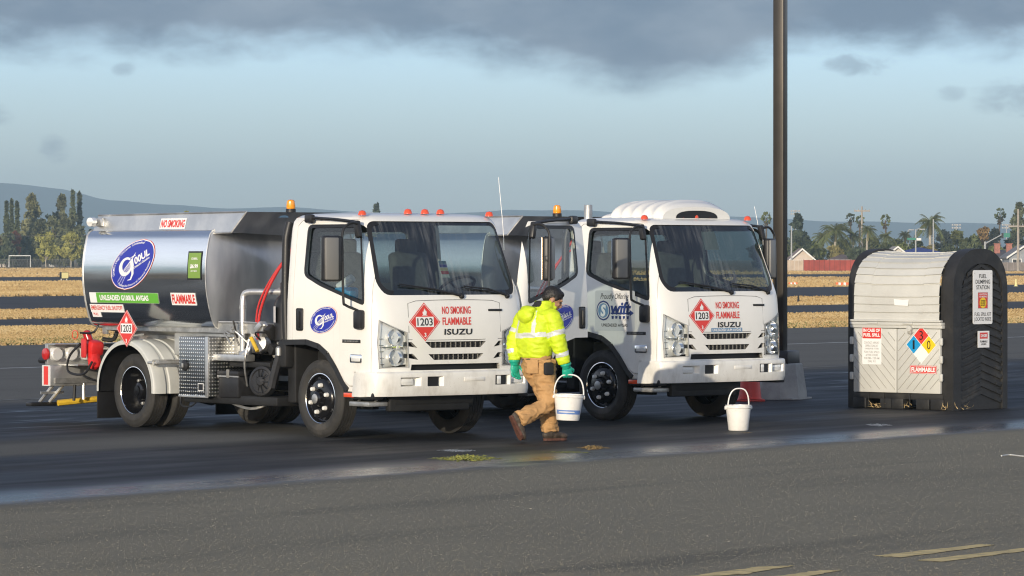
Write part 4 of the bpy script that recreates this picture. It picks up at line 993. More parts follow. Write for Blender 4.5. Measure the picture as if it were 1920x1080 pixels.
# dry grass standing on the strips
def grass():
    random.seed(11); m = MB(); cols = [mat('dry_straw', (.43, .305, .14), .9), mat('dry_stalk', (.34, .23, .105), .9), mat('pale_straw', (.50, .375, .19), .9), mat('dull_green_blade', (.16, .16, .06), .9)]
    for nm, l0, l1, n, h in ((0, ((0, 647), (1900, 605.5)), ((0, 613), (1540, 586)), 30000, .05), (1, ((0, 597), (1540, 570)), ((0, 581), (1550, 555)), 16000, .06), (2, ((0, 555), (1550, 537)), ((0, 528), (1540, 519.5)), 20000, .13), (3, ((0, 519), (1540, 513.5)), ((0, 503), (1540, 509)), 9000, .2)):
        p0, p1 = G(*l0[0]), G(*l0[1]); q0, q1 = G(*l1[0]), G(*l1[1])
        ka = (p1.y - p0.y) / (p1.x - p0.x); kb = (q1.y - q0.y) / (q1.x - q0.x)
        V = [[], [], [], []]; 
        for i in range(n):
            px = random.choice((random.uniform(-60, 170), random.uniform(1470, 1980), random.uniform(-60, 1980), random.uniform(-500, 2400)))
            f = random.random() ** 1.4
            # intersect the column px with both lines
            s = (px - 960) / F_PX
            ya = (p0.y - ka * p0.x) / (1 - ka * s); yb = (q0.y - kb * q0.x) / (1 - kb * s)
            Y = ya + (yb - ya) * f; X = s * Y + random.uniform(-.1, .1)
            w = random.uniform(.03, .12) * (1 + Y / 200); hh = h * random.uniform(.4, 1.15); nv = mnoise.noise(Vector((X / 9, Y / 22, nm * 7.0))) + .5 * mnoise.noise(Vector((X / 2.5, Y / 7, nm * 3.0 + 9))) + random.gauss(0, .18); k = 1 if nv < -.3 else 0 if nv < .22 else 2
            if nm == 0 and f < .25 and random.random() < .3: k = 3
            V[k].append(((X - w / 2, Y, -.03), (X + w / 2, Y, -.03), (X + w * random.uniform(-.6, .6), Y + random.uniform(-.1, .1), hh)))
        for k in range(4):
            if V[k]: m.add([p for t in V[k] for p in t], [(3 * i, 3 * i + 1, 3 * i + 2) for i in range(len(V[k]))], cols[k])
    o = m.build('dry_grass', None); struct(o, 'stuff')
grass()

def hills():
    D = 7000.0; prof = [(-3200, 420), (-2200, 385), (-900, 352), (-300, 349), (0, 345), (60, 349), (130, 356), (200, 374), (300, 383), (420, 391), (560, 394), (700, 399), (870, 395), (960, 392), (1100, 391), (1180, 398), (1300, 408), (1500, 414), (1700, 416), (1920, 420), (2300, 416), (2900, 412), (4800, 425)]
    m = MB(); vs = []; nx, ny = 260, 12; fs = []
    for i in range(nx + 1):
        px = -3200 + 8000 * i / nx
        for (a, ya), (b, yb) in zip(prof, prof[1:]):
            if a <= px <= b: yy = ya + (yb - ya) * (px - a) / (b - a)
        top = (HOR - yy) / F_PX * D + 2
        for j in range(ny + 1):
            t = j / ny; d = D - 900 + 1500 * t; e = math.sin(min(1, t / .6) * PI / 2) if t < .6 else math.cos((t - .6) / .4 * PI / 2)
            x = at(px, D); nz = mnoise.noise(Vector((x / 260, d / 260, 3))) * 9 * (1 if .05 < t < .95 else 0) + mnoise.noise(Vector((x / 70, d / 90, 7))) * 3 * e
            vs.append((x, d, -1 + top * e + nz * (.3 + .7 * (1 - abs(t - .6)))))
    w = ny + 1; fs = [(i * w + j, (i + 1) * w + j, (i + 1) * w + j + 1, i * w + j + 1) for i in range(nx) for j in range(ny)]
    m.add(vs, fs, strip_mat('hill_scrub', (.030, .036, .022), (.075, .075, .045), (.05, .05, .03), .95, .004, (1, 1, 1))); struct(m.build('hills'))
hills()
def haze():
    m = MB(); m.bx((-4300, -500, -1.2), (4300, 8300, 175), None); me = m.mesh('haze'); me.materials.clear()
    h = bpy.data.materials.new('haze_air'); h.use_nodes = True; g = NG(h.node_tree); g.n.clear(); out = g.new('ShaderNodeOutputMaterial')
    v = g.new('ShaderNodeVolumePrincipled'); v.inputs['Color'].default_value = (.57, .79, .94, 1); v.inputs['Density'].default_value = HAZE; v.inputs['Anisotropy'].default_value = .0
    g.l.new(v.outputs[0], out.inputs['Volume']); me.materials.append(h); struct(link('haze', me), 'stuff')
HAZE = 1.8e-4
haze()

# ------------------------------------------------------------------ trees
LEAF = {}
def leaf(name, c):
    if name not in LEAF:
        m = bpy.data.materials.new(name); m.use_nodes = True; g = NG(m.node_tree); b = g.n['Principled BSDF']
        P = g.new('ShaderNodeNewGeometry').outputs['Position']; n = g.noise(P, .45, 3, .6)
        g.l.new(g.mix(g.ss(n, .3, .7), (*[k * .6 for k in c], 1), (*[k * 1.35 for k in c], 1)), b.inputs['Base Color']); b.inputs['Roughness'].default_value = .8; b.inputs['Specular IOR Level'].default_value = .2
        LEAF[name] = m
    return LEAF[name]
BARK = mat('bark', (.11, .085, .06), .9, var=.3, vscale=3); PALE = mat('pale_bark', (.42, .38, .31), .9, var=.2, vscale=3)

def zpx(y, d): return CAM_H - (y - HOR) / F_PX * d
def scatter(rng, n, fn, size, m, mb):
    """leaf clumps: bent quads turned every way; fn gives a point in the crown"""
    vs = []; fs = []
    for i in range(n):
        p = Vector(fn(rng)); a = Vector((rng.gauss(0, 1), rng.gauss(0, 1), rng.gauss(0, .8))).normalized(); b = a.orthogonal().normalized(); b.rotate(Matrix.Rotation(rng.random() * 6.28, 3, a))
        s = size * rng.uniform(.5, 1.35); c = a.cross(b); k = len(vs)
        vs += [p - b * s, p - c * s * .45 + a * s * .2, p + b * s, p + c * s * .55]
        fs.append((k, k + 1, k + 2, k + 3))
    mb.add(vs, fs, m)
def tree_obj(kind, label, px, y_top, y_base, half_w, d, col, shape, seed, n=900, trunk_m=None, group=None, low=.15, cname='leaf', size=None):
    """px: photo column; y_top / y_base: photo rows; half_w: crown half width in photo pixels"""
    rng = random.Random(seed); x = at(px, d); H = max(2.0, zpx(y_top, d)); w = half_w * d / F_PX
    T = thing(kind, label, 'tree', (x, d, 0), rng.random() * .6 - .3, group)
    cm = leaf('%s_%d' % (cname, seed % 4), tuple(c * 1.7 * (1 + .12 * ((seed % 4) - 1.5)) for c in col)); mb = MB()
    size = size or max(.25, min(.9, w * .16))
    tk = MB(); tr = max(.12, H * .018)
    if shape == 'conifer': w *= 1.3; n = int(n * 1.5)
    if shape == 'cypress':
        def fn(r):
            t = r.random(); z = low * H + (1 - low) * H * t; rad = w * (math.sin(min(1, t * 2.2 + .35) * PI / 2)) * (1 - t ** 3.0) ** .8 * (.72 + .28 * math.sin(z * 1.3 + seed)); a = r.random() * 6.28; q = r.random() ** .4
            return (rad * q * math.cos(a), rad * q * math.sin(a), z + r.gauss(0, .2))
        scatter(rng, n, fn, size, cm, mb)
    elif shape == 'conifer':
        lim = [(rng.random() ** .8, rng.random() * 6.28, rng.uniform(.6, 1.15)) for _ in range(38)]
        for t, a, k in lim:
            z = low * H + (1 - low) * H * t; L = w * (1 - t ** 1.3) * k + .2
            tk.tube([(0, 0, z - .2), (L * .8 * math.cos(a), L * .8 * math.sin(a), z - L * .05)], [tr * .35, tr * .1], BARK, 4)
            def fn(r, z=z, a=a, L=L):
                u = r.random() ** .7; return (L * u * math.cos(a) + r.gauss(0, .16 * L + .1), L * u * math.sin(a) + r.gauss(0, .16 * L + .1), z - L * .05 * u + r.gauss(0, .07 * L + .16))
            scatter(rng, n // 38, fn, size, cm, mb)
        scatter(rng, n // 12, lambda r: (r.gauss(0, w * .08), r.gauss(0, w * .08), H * r.uniform(.8, 1)), size * .8, cm, mb)
    else:                                         # round: limbs ending in clumps
        nb = 22; 
        for i in range(nb):
            a = rng.random() * 6.28; u = rng.random() ** .5; t = rng.uniform(0, 1); prof = math.sin(PI * (.18 + .74 * t)) ** .7
            c = Vector((w * .80 * u * prof * math.cos(a), w * .80 * u * prof * math.sin(a), H * (low + .06 + (1 - low - .12) * t))); rr = w * rng.uniform(.22, .38)
            tk.tube([(0, 0, H * low * .8), c * .55 + Vector((0, 0, H * .12)), c], [tr * .55, tr * .12], BARK if trunk_m is None else trunk_m, 5, 3)
            def fn(r, c=c, rr=rr):
                v = Vector((r.gauss(0, 1), r.gauss(0, 1), r.gauss(0, .8))).normalized() * rr * r.random() ** .35; return c + Vector((v.x, v.y, v.z * .8))
            scatter(rng, n // nb, fn, size, cm, mb)
    tk.tube([(0, 0, -.3), (rng.uniform(-.1, .1), 0, H * .35), (0, 0, H * (.85 if shape != 'round' else .5))], [tr, tr * .3], trunk_m or BARK, 8, 3)
    tk.build('trunk', T); mb.build('crown', T, 180); return T

def palm(label, px, y_top, y_base, half_w, d, seed, kind, col=(.05, .065, .028), group=None, trunk_w=.2):
    rng = random.Random(seed); half_w *= 1.18; x = at(px, d); H = zpx(y_top, d); w = half_w * d / F_PX
    T = thing('palm_tree', label, 'palm tree', (x, d, 0), 0, group)
    cm = leaf('palm_%d' % (seed % 3), tuple(c * 1.6 * (1 + .15 * ((seed % 3) - 1)) for c in col)); mb = MB(); tk = MB()
    if kind == 'feather':
        hub = H - w * .75; nf = 40
        for i in range(nf):
            a = 2 * PI * i / nf * 2.4 + rng.uniform(-.2, .2); up = rng.uniform(-.35, 1.25); L = w * rng.uniform(.85, 1.2); pts = []
            for k in range(9):
                t = k / 8; r = L * t * math.cos(up * .8) * (1 - .12 * t); z = hub + L * (math.sin(up) * t - .75 * t * t * (1.1 - .3 * up))
                pts.append(Vector((r * math.cos(a), r * math.sin(a), z)))
            sd = Vector((-math.sin(a), math.cos(a), 0)); vs = []; fs = []
            for k in range(1, 9):
                p = pts[k]; q = pts[k - 1]; t = k / 8; lw = L * .20 * (math.sin(PI * min(1, t * .92 + .1)) ** .6) + .03; ax = (p - q)
                for s in (-1, 1):
                    for e in (0, .5):
                        b0 = q + ax * e; b1 = q + ax * (e + .36); tip = b0 + sd * s * lw + ax * .7 + Vector((0, 0, -lw * rng.uniform(.3, .75))); j = len(vs); vs += [b0, b1, tip]; fs.append((j, j + 1, j + 2))
            mb.add(vs, fs, cm); mb.tube(pts, [.05 * trunk_w / .2, .015], leaf('frond_rib', (.14, .14, .06)), 4)
        tk.tube([(0, 0, hub * .72), (0, 0, hub + .1)], [trunk_w * 1.25, trunk_w * .8], leaf('crownshaft', (.16, .15, .08)), 8)
    else:                                          # fan palm: round head of stiff fans and a dead skirt
        hub = H - w * 1.05
        for i in range(46):
            v = Vector((rng.gauss(0, 1), rng.gauss(0, 1), rng.gauss(.15, .9))).normalized(); L = w * rng.uniform(.62, .9); c = Vector((0, 0, hub)) + Vector((v.x * .92, v.y * .92, v.z * 1.15)) * L
            s1 = v.orthogonal().normalized(); s1.rotate(Matrix.Rotation(rng.random() * 6.28, 3, v)); s2 = v.cross(s1); vs = [c - v * w * .12]; R_ = w * .30
            for k in range(9):
                an = -1.9 + 3.8 * k / 8; rr = R_ * (1.0 if k % 2 else .72); vs.append(c + (v * math.cos(an) + s1 * math.sin(an)) * rr + s2 * rr * .25 * math.sin(an * 2))
            mb.add(vs, [(0, k, k + 1) for k in range(1, 9)], cm)
        scatter(rng, 60, lambda r: (r.gauss(0, w * .22), r.gauss(0, w * .22), hub - w * r.uniform(.5, 1.5)), w * .22, leaf('dead_frond', (.09, .075, .05)), mb)
    tk.tube([(rng.uniform(-.3, .3), 0, -.3), (rng.uniform(-.15, .15), 0, hub * .5), (0, 0, hub)], [trunk_w * 1.2, trunk_w * .75], PALE if kind == 'feather' else BARK, 8, 4)
    tk.build('trunk', T); mb.build('crown', T, 180); return T

DL = 900.0
GL = 'trees beyond the airfield at the left'
for i, (px, yt, hw, lab) in enumerate(((12.5, 379, 6.5, 'slim dark cypress, leftmost of all the cypresses'), (22, 376, 4.2, 'slim dark cypress, second from the left edge of the picture'), (32, 379, 5.5, 'short slim cypress just left of the broad conifer'), (136.5, 358, 7, 'tallest dark cypress, left one of the pair beside the tanker'), (149, 360, 6.5, 'dark cypress, right one of the tall pair beside the tanker'))):
    tree_obj('cypress', lab, px, yt, 500, hw, DL + 15 * i, (.062, .072, .036), 'cypress', 20 + i, 1100, group=GL, cname='cypress_leaf', size=.55)
tree_obj('conifer', 'broad grey green conifer between the two cypress groups', 60, 368, 500, 24, DL + 40, (.10, .10, .05), 'conifer', 31, 2600, group=GL, low=.2, cname='conifer_leaf', size=.8)
tree_obj('conifer', 'ragged dark conifer just left of the tallest cypress pair', 116, 369, 500, 19, DL + 50, (.085, .088, .046), 'conifer', 32, 2200, group=GL, low=.2, cname='conifer_leaf', size=.75)
tree_obj('round_tree', 'dark round tree peeping out behind the broad conifer', 88, 396, 500, 17, DL + 70, (.030, .040, .026), 'round', 33, 1500, group=GL, low=.2, cname='dark_leaf')
tree_obj('round_tree', 'low yellow green tree with a white trunk under the broad conifer', 86, 438, 500, 27, DL - 20, (.16, .155, .042), 'round', 34, 2600, PALE, GL, low=.25, cname='olive_leaf', size=.6)
tree_obj('round_tree', 'olive green tree with a forked white trunk beside the tanker', 133, 436, 500, 24, DL - 40, (.15, .145, .042), 'round', 35, 2400, PALE, GL, low=.25, cname='olive_leaf', size=.6)
tree_obj('round_tree', 'dark bushy tree behind the white goal', 42, 444, 500, 24, DL + 10, (.035, .045, .022), 'round', 36, 2200, None, GL, low=.1, cname='dark_leaf', size=.6)
tree_obj('round_tree', 'small orange red autumn tree below the leftmost cypresses', 30, 432, 500, 9, DL + 5, (.20, .075, .035), 'round', 37, 700, None, GL, low=.3, cname='red_leaf', size=.5)
tree_obj('round_tree', 'pale olive tree at the left edge of the picture', 3, 442, 500, 15, DL + 3, (.12, .10, .05), 'round', 40, 1200, None, GL, low=.15, cname='pale_leaf', size=.6)
tree_obj('round_tree', 'low dark shrub tree at the left edge beside the goal', -6, 462, 500, 14, DL - 120, (.05, .06, .025), 'round', 41, 900, None, GL, low=.05, cname='dark_leaf', size=.5)
tree_obj('round_tree', 'treetop showing just above the tank at the back of the first tanker', 350, 391, 500, 9, DL + 30, (.07, .08, .04), 'round', 42, 700, None, GL, low=.6, cname='olive_leaf', size=.5)
tree_obj('conifer', 'dark treetop showing just above the first cab roof', 706, 385, 500, 8, DL + 30, (.03, .038, .026), 'conifer', 43, 800, None, GL, low=.5, cname='dark_leaf', size=.6)
for i, (px, yt, hw) in enumerate(((178, 428, 22), (218, 420, 24))):
    tree_obj('round_tree', ('green tree mostly hidden by the back of the tank', 'green tree wholly behind the tank')[i], px, yt, 500, hw, DL + 20, (.06, .07, .03), 'round', 50 + i, 1200, None, GL, low=.15, cname='olive_leaf', size=.7)

for i, (px, yt, hw, c, lab) in enumerate(((75, 408, 30, (.075, .08, .04), 'dense dark green tree filling the gap under the broad conifer'), (104, 404, 26, (.08, .085, .042), 'dense green tree between the broad and the ragged conifer'), (132, 400, 26, (.065, .07, .036), 'dense dark tree at the foot of the tallest cypress pair'), (14, 436, 20, (.05, .06, .035), 'dense green tree under the leftmost cypresses'), (60, 452, 24, (.12, .125, .04), 'low leafy green tree right of the white goal'), (112, 456, 26, (.14, .135, .045), 'low olive bush between the two white trunked trees'), (30, 462, 26, (.04, .05, .025), 'low dark bush right behind the white goal'), (160, 442, 22, (.06, .07, .03), 'leafy green tree touching the back of the tank'))):
    tree_obj('round_tree', lab, px, yt, 500, hw, DL + 25 - 8 * (i % 4), c, 'round', 160 + i, 2400, None, GL, low=.04, cname='clump%d' % (i % 4), size=.65)
DR = 690.0; GP = 'palm trees beyond the airfield at the right'; GR = 'trees beyond the airfield at the right'
for a in (('big palm with drooping plumes left of the utility pole, over the red fence', 1567, 401, 36, DR - 10, 61, .24), ('low bushy palm left of the big plumed palm above the red fence', 1543, 424, 24, DR + 5, 62, .2), ('dark palm between the big plumed palm and the utility pole', 1600, 424, 20, DR - 5, 63, .2),
          ('leaning plumed palm just right of the utility pole', 1627, 413, 21, DR - 15, 64, .2), ('small palm below the middle lollipop palm', 1661, 427, 18, DR - 15, 65, .18), ('thin drooping palm just left of the street signs', 1697, 427, 15, DR - 5, 66, .18), ('tallest palm with a wide star of fronds above the spill box', 1744, 388, 32, DR - 20, 67, .26),
          ('short grey palm among the shrubs above the spill box roof', 1806, 440, 14, DR + 5, 68, .2), ('low palm with arching fronds behind the white gabled house', 1528, 447, 26, DR - 20, 69, .2)):
    palm(a[0], a[1], a[2], 500, a[3], a[4], a[5], 'feather', (.075, .088, .032) if a[5] in (61, 62, 69) else (.05, .062, .03), GP, a[6])
for a in (('slim lollipop palm against the sky left of the dark lamp post', 1437, 397, 9.5, 71), ('leftmost of the three lollipop palms over the red fence', 1594.5, 399, 8, 72), ('lollipop palm right beside the utility pole', 1612, 403, 8, 73), ('right one of the three lollipop palms over the red fence', 1660, 402, 9, 74), ('slim lollipop palm near the right edge above the spill box end', 1875, 391, 10, 75)):
    palm(a[0], a[1], a[2], 500, a[3], DR + 120, a[4], 'fan', (.035, .042, .025), GP, .2)
tree_obj('conifer', 'dark tiered conifer just right of the lamp post', 1496, 405, 500, 15, DR + 60, (.028, .036, .028), 'conifer', 81, 1400, None, GR, low=.1, cname='dark_leaf', size=.6)
for i, (px, yt, hw, col, sh, lab) in enumerate(((1500, 432, 20, (.028, .036, .022), 'round', 'dark bushy tree right of the lamp post'), (1520, 452, 26, (.055, .062, .026), 'round', 'green bush behind the white gabled house'), (1580, 452, 26, (.045, .052, .022), 'round', 'green bush behind the red fence under the big palm'), (1632, 446, 26, (.05, .058, .026), 'round', 'green bush under the leaning palm'),
        (1680, 452, 24, (.042, .05, .024), 'round', 'green bush between the houses left of the street signs'), (1768, 430, 17, (.022, .028, .026), 'round', 'dark blue green round tree right of the tallest palm'), (1722, 450, 20, (.04, .05, .024), 'round', 'green bush under the tallest palm'), (1793, 433, 21, (.075, .082, .030), 'round', 'yellow green leafy tree above the spill box roof'), (1824, 441, 18, (.055, .065, .026), 'round', 'green leafy tree between the yellow green and the brown one'),
        (1848, 424, 23, (.13, .085, .035), 'round', 'golden brown autumn tree above the end of the spill box'), (1868, 428, 14, (.025, .03, .025), 'round', 'dark tree right behind the golden brown tree'), (1906, 440, 24, (.035, .042, .026), 'round', 'dark green tree behind the grey house'), (1912, 381, 17, (.055, .062, .035), 'conifer', 'tall grey green tree at the right edge of the picture'), (1470, 446, 26, (.035, .042, .025), 'round', 'dark bushy tree behind the lamp post'), (1425, 449, 22, (.035, .042, .025), 'round', 'dark bushy tree left of the lamp post behind the second cab'))):
    tree_obj('round_tree' if sh == 'round' else 'conifer', lab, px, yt, 500, hw, DR + 25 + 6 * (i % 5), col, sh, 90 + i, 1500, None, GR, low=.1, cname='leafc%d' % i, size=.55)

rng_ = random.Random(3)
KINDS = (('bright green hedge tree', (.085, .10, .035)), ('dull green hedge tree', (.06, .07, .032)), ('dark green hedge tree', (.035, .043, .024)), ('yellowish hedge tree', (.12, .105, .04)))
WHERE = ('beside the lamp post', 'over the tan fence', 'over the left end of the red fence', 'over the middle of the red fence', 'over the right end of the red fence', 'above the left corner of the spill box', 'left of the tallest palm above the spill box', 'right of the tallest palm above the spill box', 'under the golden brown tree', 'left of the grey house', 'behind the grey house at the right edge')
for i in range(11):
    k = KINDS[(i * 3 + 1) % 4]; px = 1488 + 42 * i + rng_.uniform(-8, 8)
    tree_obj('hedge_tree', k[0] + ' ' + WHERE[i], px, rng_.uniform(452, 466), 500, rng_.uniform(20, 30), DR - 22 + 3 * (i % 3), k[1], 'round', 140 + i, 1300, None, GR, low=.02, cname='hedge%d' % (i % 4), size=.5)
# ------------------------------------------------------------------ far houses, fences, poles
def house(label, px0, px1, y_eave, y_ridge, d, wallc, roofc, kind='gable', chimney=()):
    x0, x1 = at(px0, d), at(px1, d); w = x1 - x0; ze, zr = zpx(y_eave, d), zpx(y_ridge, d); dp = 9.0
    T = thing('house', label, 'house', ((x0 + x1) / 2, d, 0), 0, 'houses beyond the airfield')
    W = mat('wall_%s' % label[:14].replace(' ', '_'), wallc, .8, var=.08, vscale=1); Rm = mat('roof_%s' % label[:14].replace(' ', '_'), roofc, .8, var=.2, vscale=1.5)
    m = MB(); h = w / 2
    if kind == 'gable':
        m.prism([(-h, -.2), (h, -.2), (h, ze), (0, zr - .12), (-h, ze)], lambda a, b, e: Vector((a, e, b)), 0, dp, W); m.build('wall', T)
        r = MB(); o = .45
        for s in (-1, 1):
            a, b = Vector((s * (h + o), 0, ze - .12 - o * (zr - ze) / h)), Vector((0, 0, zr))
            r.prism([(a.x, a.z), (b.x, b.z), (b.x, b.z + .2), (a.x, a.z + .2)], lambda p, q, e: Vector((p, e, q)), -.5, dp + .5, Rm)
            r.prism([(a.x, a.z - .05), (b.x, b.z - .05), (b.x, b.z + .26), (a.x, a.z + .26)], lambda p, q, e: Vector((p, e, q)), -.62, -.5, MATS['trim_white'])
    else:
        m.bx((-h, 0, -.2), (h, dp, ze), W); m.build('wall', T); r = MB(); o = .5; k = min(h * .9, dp * .5)
        r.add([(-h - o, -o, ze - .02), (h + o, -o, ze - .02), (h + o, dp + o, ze - .02), (-h - o, dp + o, ze - .02), (-h + k, dp / 2, zr), (h - k, dp / 2, zr)], [(0, 1, 5, 4), (1, 2, 5), (2, 3, 4, 5), (3, 0, 4), (0, 3, 2, 1)], Rm)
        r.bx((-h - o, -o - .05, ze - .2), (h + o, -o, ze), MATS['trim_white'])
    ro = r.build('roof', T)
    for cx in chimney:
        c = MB(); c.bx((cx * w - .45, 2.6, ze), (cx * w + .45, 3.4, zr + .9), MATS['brick_pink']); c.bx((cx * w - .55, 2.5, zr + .9), (cx * w + .55, 3.5, zr + 1.0), MATS['brick_pink']); c.build('chimney', ro)
    for i, cx in enumerate((-.25, .22)):
        zc = min(ze * .55, ze - .8)
        if zc > .6:
            f = MB(); f.bx((cx * w - .75, -.06, zc - .6), (cx * w + .75, -.003, zc + .6), MATS['trim_white']); fo = f.build('window', T)
            g_ = MB(); g_.bx((cx * w - .62, -.075, zc - .48), (cx * w - .05, -.062, zc + .48), MATS['pane']); g_.bx((cx * w + .05, -.075, zc - .48), (cx * w + .62, -.062, zc + .48), MATS['pane']); g_.build('pane', fo)
    return T
mat('trim_white', (.75, .74, .70), .6); mat('brick_pink', (.36, .15, .11), .9, var=.2, vscale=4); mat('pane', (.03, .035, .04), .1)
house('cream house with a white trimmed gable left of the red fence', 1484, 1524, 484, 468, 655, (.58, .50, .42), (.26, .19, .16))
house('low pale house with a brown hip roof behind the red fence', 1556, 1612, 487, 477, 668, (.52, .48, .42), (.24, .16, .13), 'hip')
house('white gabled house between the palms above the spill box roof', 1664, 1702, 478, 464, 650, (.62, .60, .56), (.34, .30, .27))
house('house with a bright blue roof beside the street signs', 1690, 1768, 474, 464, 660, (.50, .50, .50), (.035, .06, .26), 'hip')
house('grey house with a white gable at the right edge', 1892, 1950, 480, 462, 625, (.30, .32, .34), (.20, .19, .19))
house('house with a dark roof and two pink chimneys right of the spill box', 1858, 1914, 486, 468, 640, (.48, .44, .38), (.13, .12, .12), 'hip', (-.22, .18))
house('low pale house behind the white goal', -30, 19, 489, 471, 915, (.48, .47, .45), (.30, .29, .28))
house('small white house behind the olive tree trunks', 92, 128, 492, 484, 940, (.6, .6, .58), (.3, .28, .26), 'hip')
def fence(name, label, px0, px1, y0, y1, d, m, posts, pm, cat='fence'):
    T = thing(name, label, cat, (at((px0 + px1) / 2, d), d, 0)); w = (px1 - px0) / F_PX * d; z0, z1 = 0, zpx(y0, d); b = MB(); n = posts
    for i in range(n):
        x = -w / 2 + w * i / n; b.bx((x + .03, .0, z0), (x + w / n - .03, .04, z1), m)
    for i in range(int(w / .3)): b.bx((-w / 2 + i * .3, -.012, z0 + .05), (-w / 2 + i * .3 + .02, 0, z1 - .03), pm)
    b.build('fence_panel', T)
    for i in range(n + 1): p = MB(); p.bx((-w / 2 + w * i / n - .05, -.05, 0), (-w / 2 + w * i / n + .05, .05, z1 + .06), pm); p.build('fence_post', T)
REDF = mat('faded_red_screen', (.34, .065, .045), .85, var=.2, vscale=.6); REDP = mat('dark_red_post', (.22, .05, .035), .85)
fence('red_fence', 'long faded red fence at the far side of the field behind the lamp post', 1507, 1604, 487.5, 508, 618, REDF, 10, REDP)
TAN = mat('tan_fence', (.50, .40, .30), .85, var=.15, vscale=.6); TANP = mat('tan_post', (.56, .50, .42), .85)
fence('wooden_fence', 'tan board fence left of the red fence', 1440, 1506, 488, 508, 618.5, TAN, 8, TANP)
fence('wooden_fence', 'brown board fence in front of the grey house at the right edge', 1604, 1960, 492, 509, 618.5, mat('brown_fence', (.22, .19, .17), .85, var=.2, vscale=.6), 30, mat('brown_post', (.28, .25, .23), .85))
MESHF = mat('chain_link', (.16, .16, .155), .7, .3)
def chain(label, px0, px1, y0, d):
    T = thing('chain_fence', label, 'fence', (at((px0 + px1) / 2, d), d, 0)); w = (px1 - px0) / F_PX * d; z = zpx(y0, d); b = MB()
    for i in range(int(w / .35)): b.tube([(-w / 2 + i * .35, 0, .05), (-w / 2 + i * .35 + .35, 0, z)], .035, MESHF, 3); b.tube([(-w / 2 + i * .35 + .35, 0, .05), (-w / 2 + i * .35, 0, z)], .035, MESHF, 3)
    b.tube([(-w / 2, 0, z), (w / 2, 0, z)], .05, MESHF, 4); b.build('fence_mesh', T)
    n = int(w / 3)
    for i in range(n + 1): MB().tube([(-w / 2 + w * i / n, 0, -.1), (-w / 2 + w * i / n, 0, z + .1)], .06, MESHF, 5).build('fence_post', T)
chain('grey chain link fence in front of the left trees', -30, 240, 487, 895)
POLEW = mat('weathered_pole', (.36, .32, .27), .9, var=.15, vscale=1); POLEG = mat('grey_lamp_pole', (.36, .37, .37), .6)
def upole(label, px, yt, d, arms):
    T = thing('utility_pole', label, 'utility pole', (at(px, d), d, 0)); z = zpx(yt, d)
    MB().tube([(0, 0, -.3), (0, 0, z)], [.22, .15], POLEW, 8).build('pole', T)
    for (dz, L) in arms:
        m = MB(); m.bx((-L, -.12, z - dz - .12), (L, .0, z - dz + .12), POLEW)
        for k in (-.9, -.45, .45, .9): m.tube([(L * k, -.06, z - dz + .1), (L * k, -.06, z - dz + .4)], .06, POLEG, 5)
        m.build('crossarm', T)
upole('pale utility pole with one crossarm among the lollipop palms', 1616, 387, 700, ((.8, 1.4),))
upole('pale utility pole with a crossarm at the right edge of the picture', 1909, 392, 600, ((2.6, 1.5),))
def lamp_pole(label, px, yt, d, arm):
    T = thing('street_lamp', label, 'street lamp', (at(px, d), d, 0)); z = zpx(yt, d)
    m = MB(); m.tube([(0, 0, -.2), (0, 0, z)], [.16, .10], POLEG, 8)
    m.build('pole', T)
    if arm: m = MB(); m.tube([(0, 0, z - .05), (arm * .5, 0, z + .1), (arm, 0, z + .05)], .06, POLEG, 6); m.box((arm * 1.15, 0, z), (.9, .3, .18), POLEG, .05); m.build('lamp_head', T)
    return T
lamp_pole('thin grey lamp pole tight against the right side of the near lamp post', 1484, 424, 640, 0)
sp = lamp_pole('grey street lamp carrying green and white street signs above the spill box', 1717, 430, 640, .9)
m = MB(); m.bx((-1.4, -.25, zpx(450, 640)), (.0, -.2, zpx(446, 640)), mat('street_sign_green', (.03, .20, .14), .5)); m.build('street_sign', sp); m = MB(); m.bx((.1, -.25, zpx(451, 640)), (.85, -.2, zpx(446.5, 640)), MATS['trim_white']); m.build('street_sign', sp)
lamp_pole('tall grey pole right of the tallest palm above the spill box', 1750, 411, 640, 0)
lamp_pole('short pale lamp with a square head left of the street signs', 1703, 431, 690, .5)
T = thing('traffic_light', 'grey mast with a slanting arm and green sign right of the spill box', 'traffic signal', (at(1847, 620), 620, 0))
MB().tube([(0, 0, -.2), (0, 0, zpx(453, 620))], .16, POLEG, 8).build('pole', T); MB().tube([(0, 0, zpx(457, 620)), (1.2, 0, zpx(449, 620)), (2.9, 0, zpx(438, 620))], .09, POLEG, 6, 4).build('arm', T)
m = MB(); m.bx((2.9, -.1, zpx(445, 620)), (3.9, -.05, zpx(437, 620)), MATS['street_sign_green']); m.build('street_sign', T); m = MB(); m.bx((2.55, -.15, zpx(447, 620)), (2.85, .1, zpx(437, 620)), M['seal']); m.build('signal_head', T)
for px, yt, lab in ((1491, 394, 'distant floodlight mast above the dark conifer'), (1793, 420, 'distant floodlight mast above the yellow green tree'), (1887, 420, 'distant floodlight mast beside the slim palm at the right')):
    T = thing('floodlight_mast', lab, 'floodlight', (at(px, 950), 950, 0)); z = zpx(yt, 950)
    MB().tube([(0, 0, 0), (0, 0, z)], .12, POLEG, 6).build('pole', T); m = MB()
    for r in range(2):
        for c in range(4): m.box((-.9 + .6 * c, -.1, z - .2 - .7 * r), (.42, .2, .42), POLEG, .05)
    m.build('lamp_bank', T)
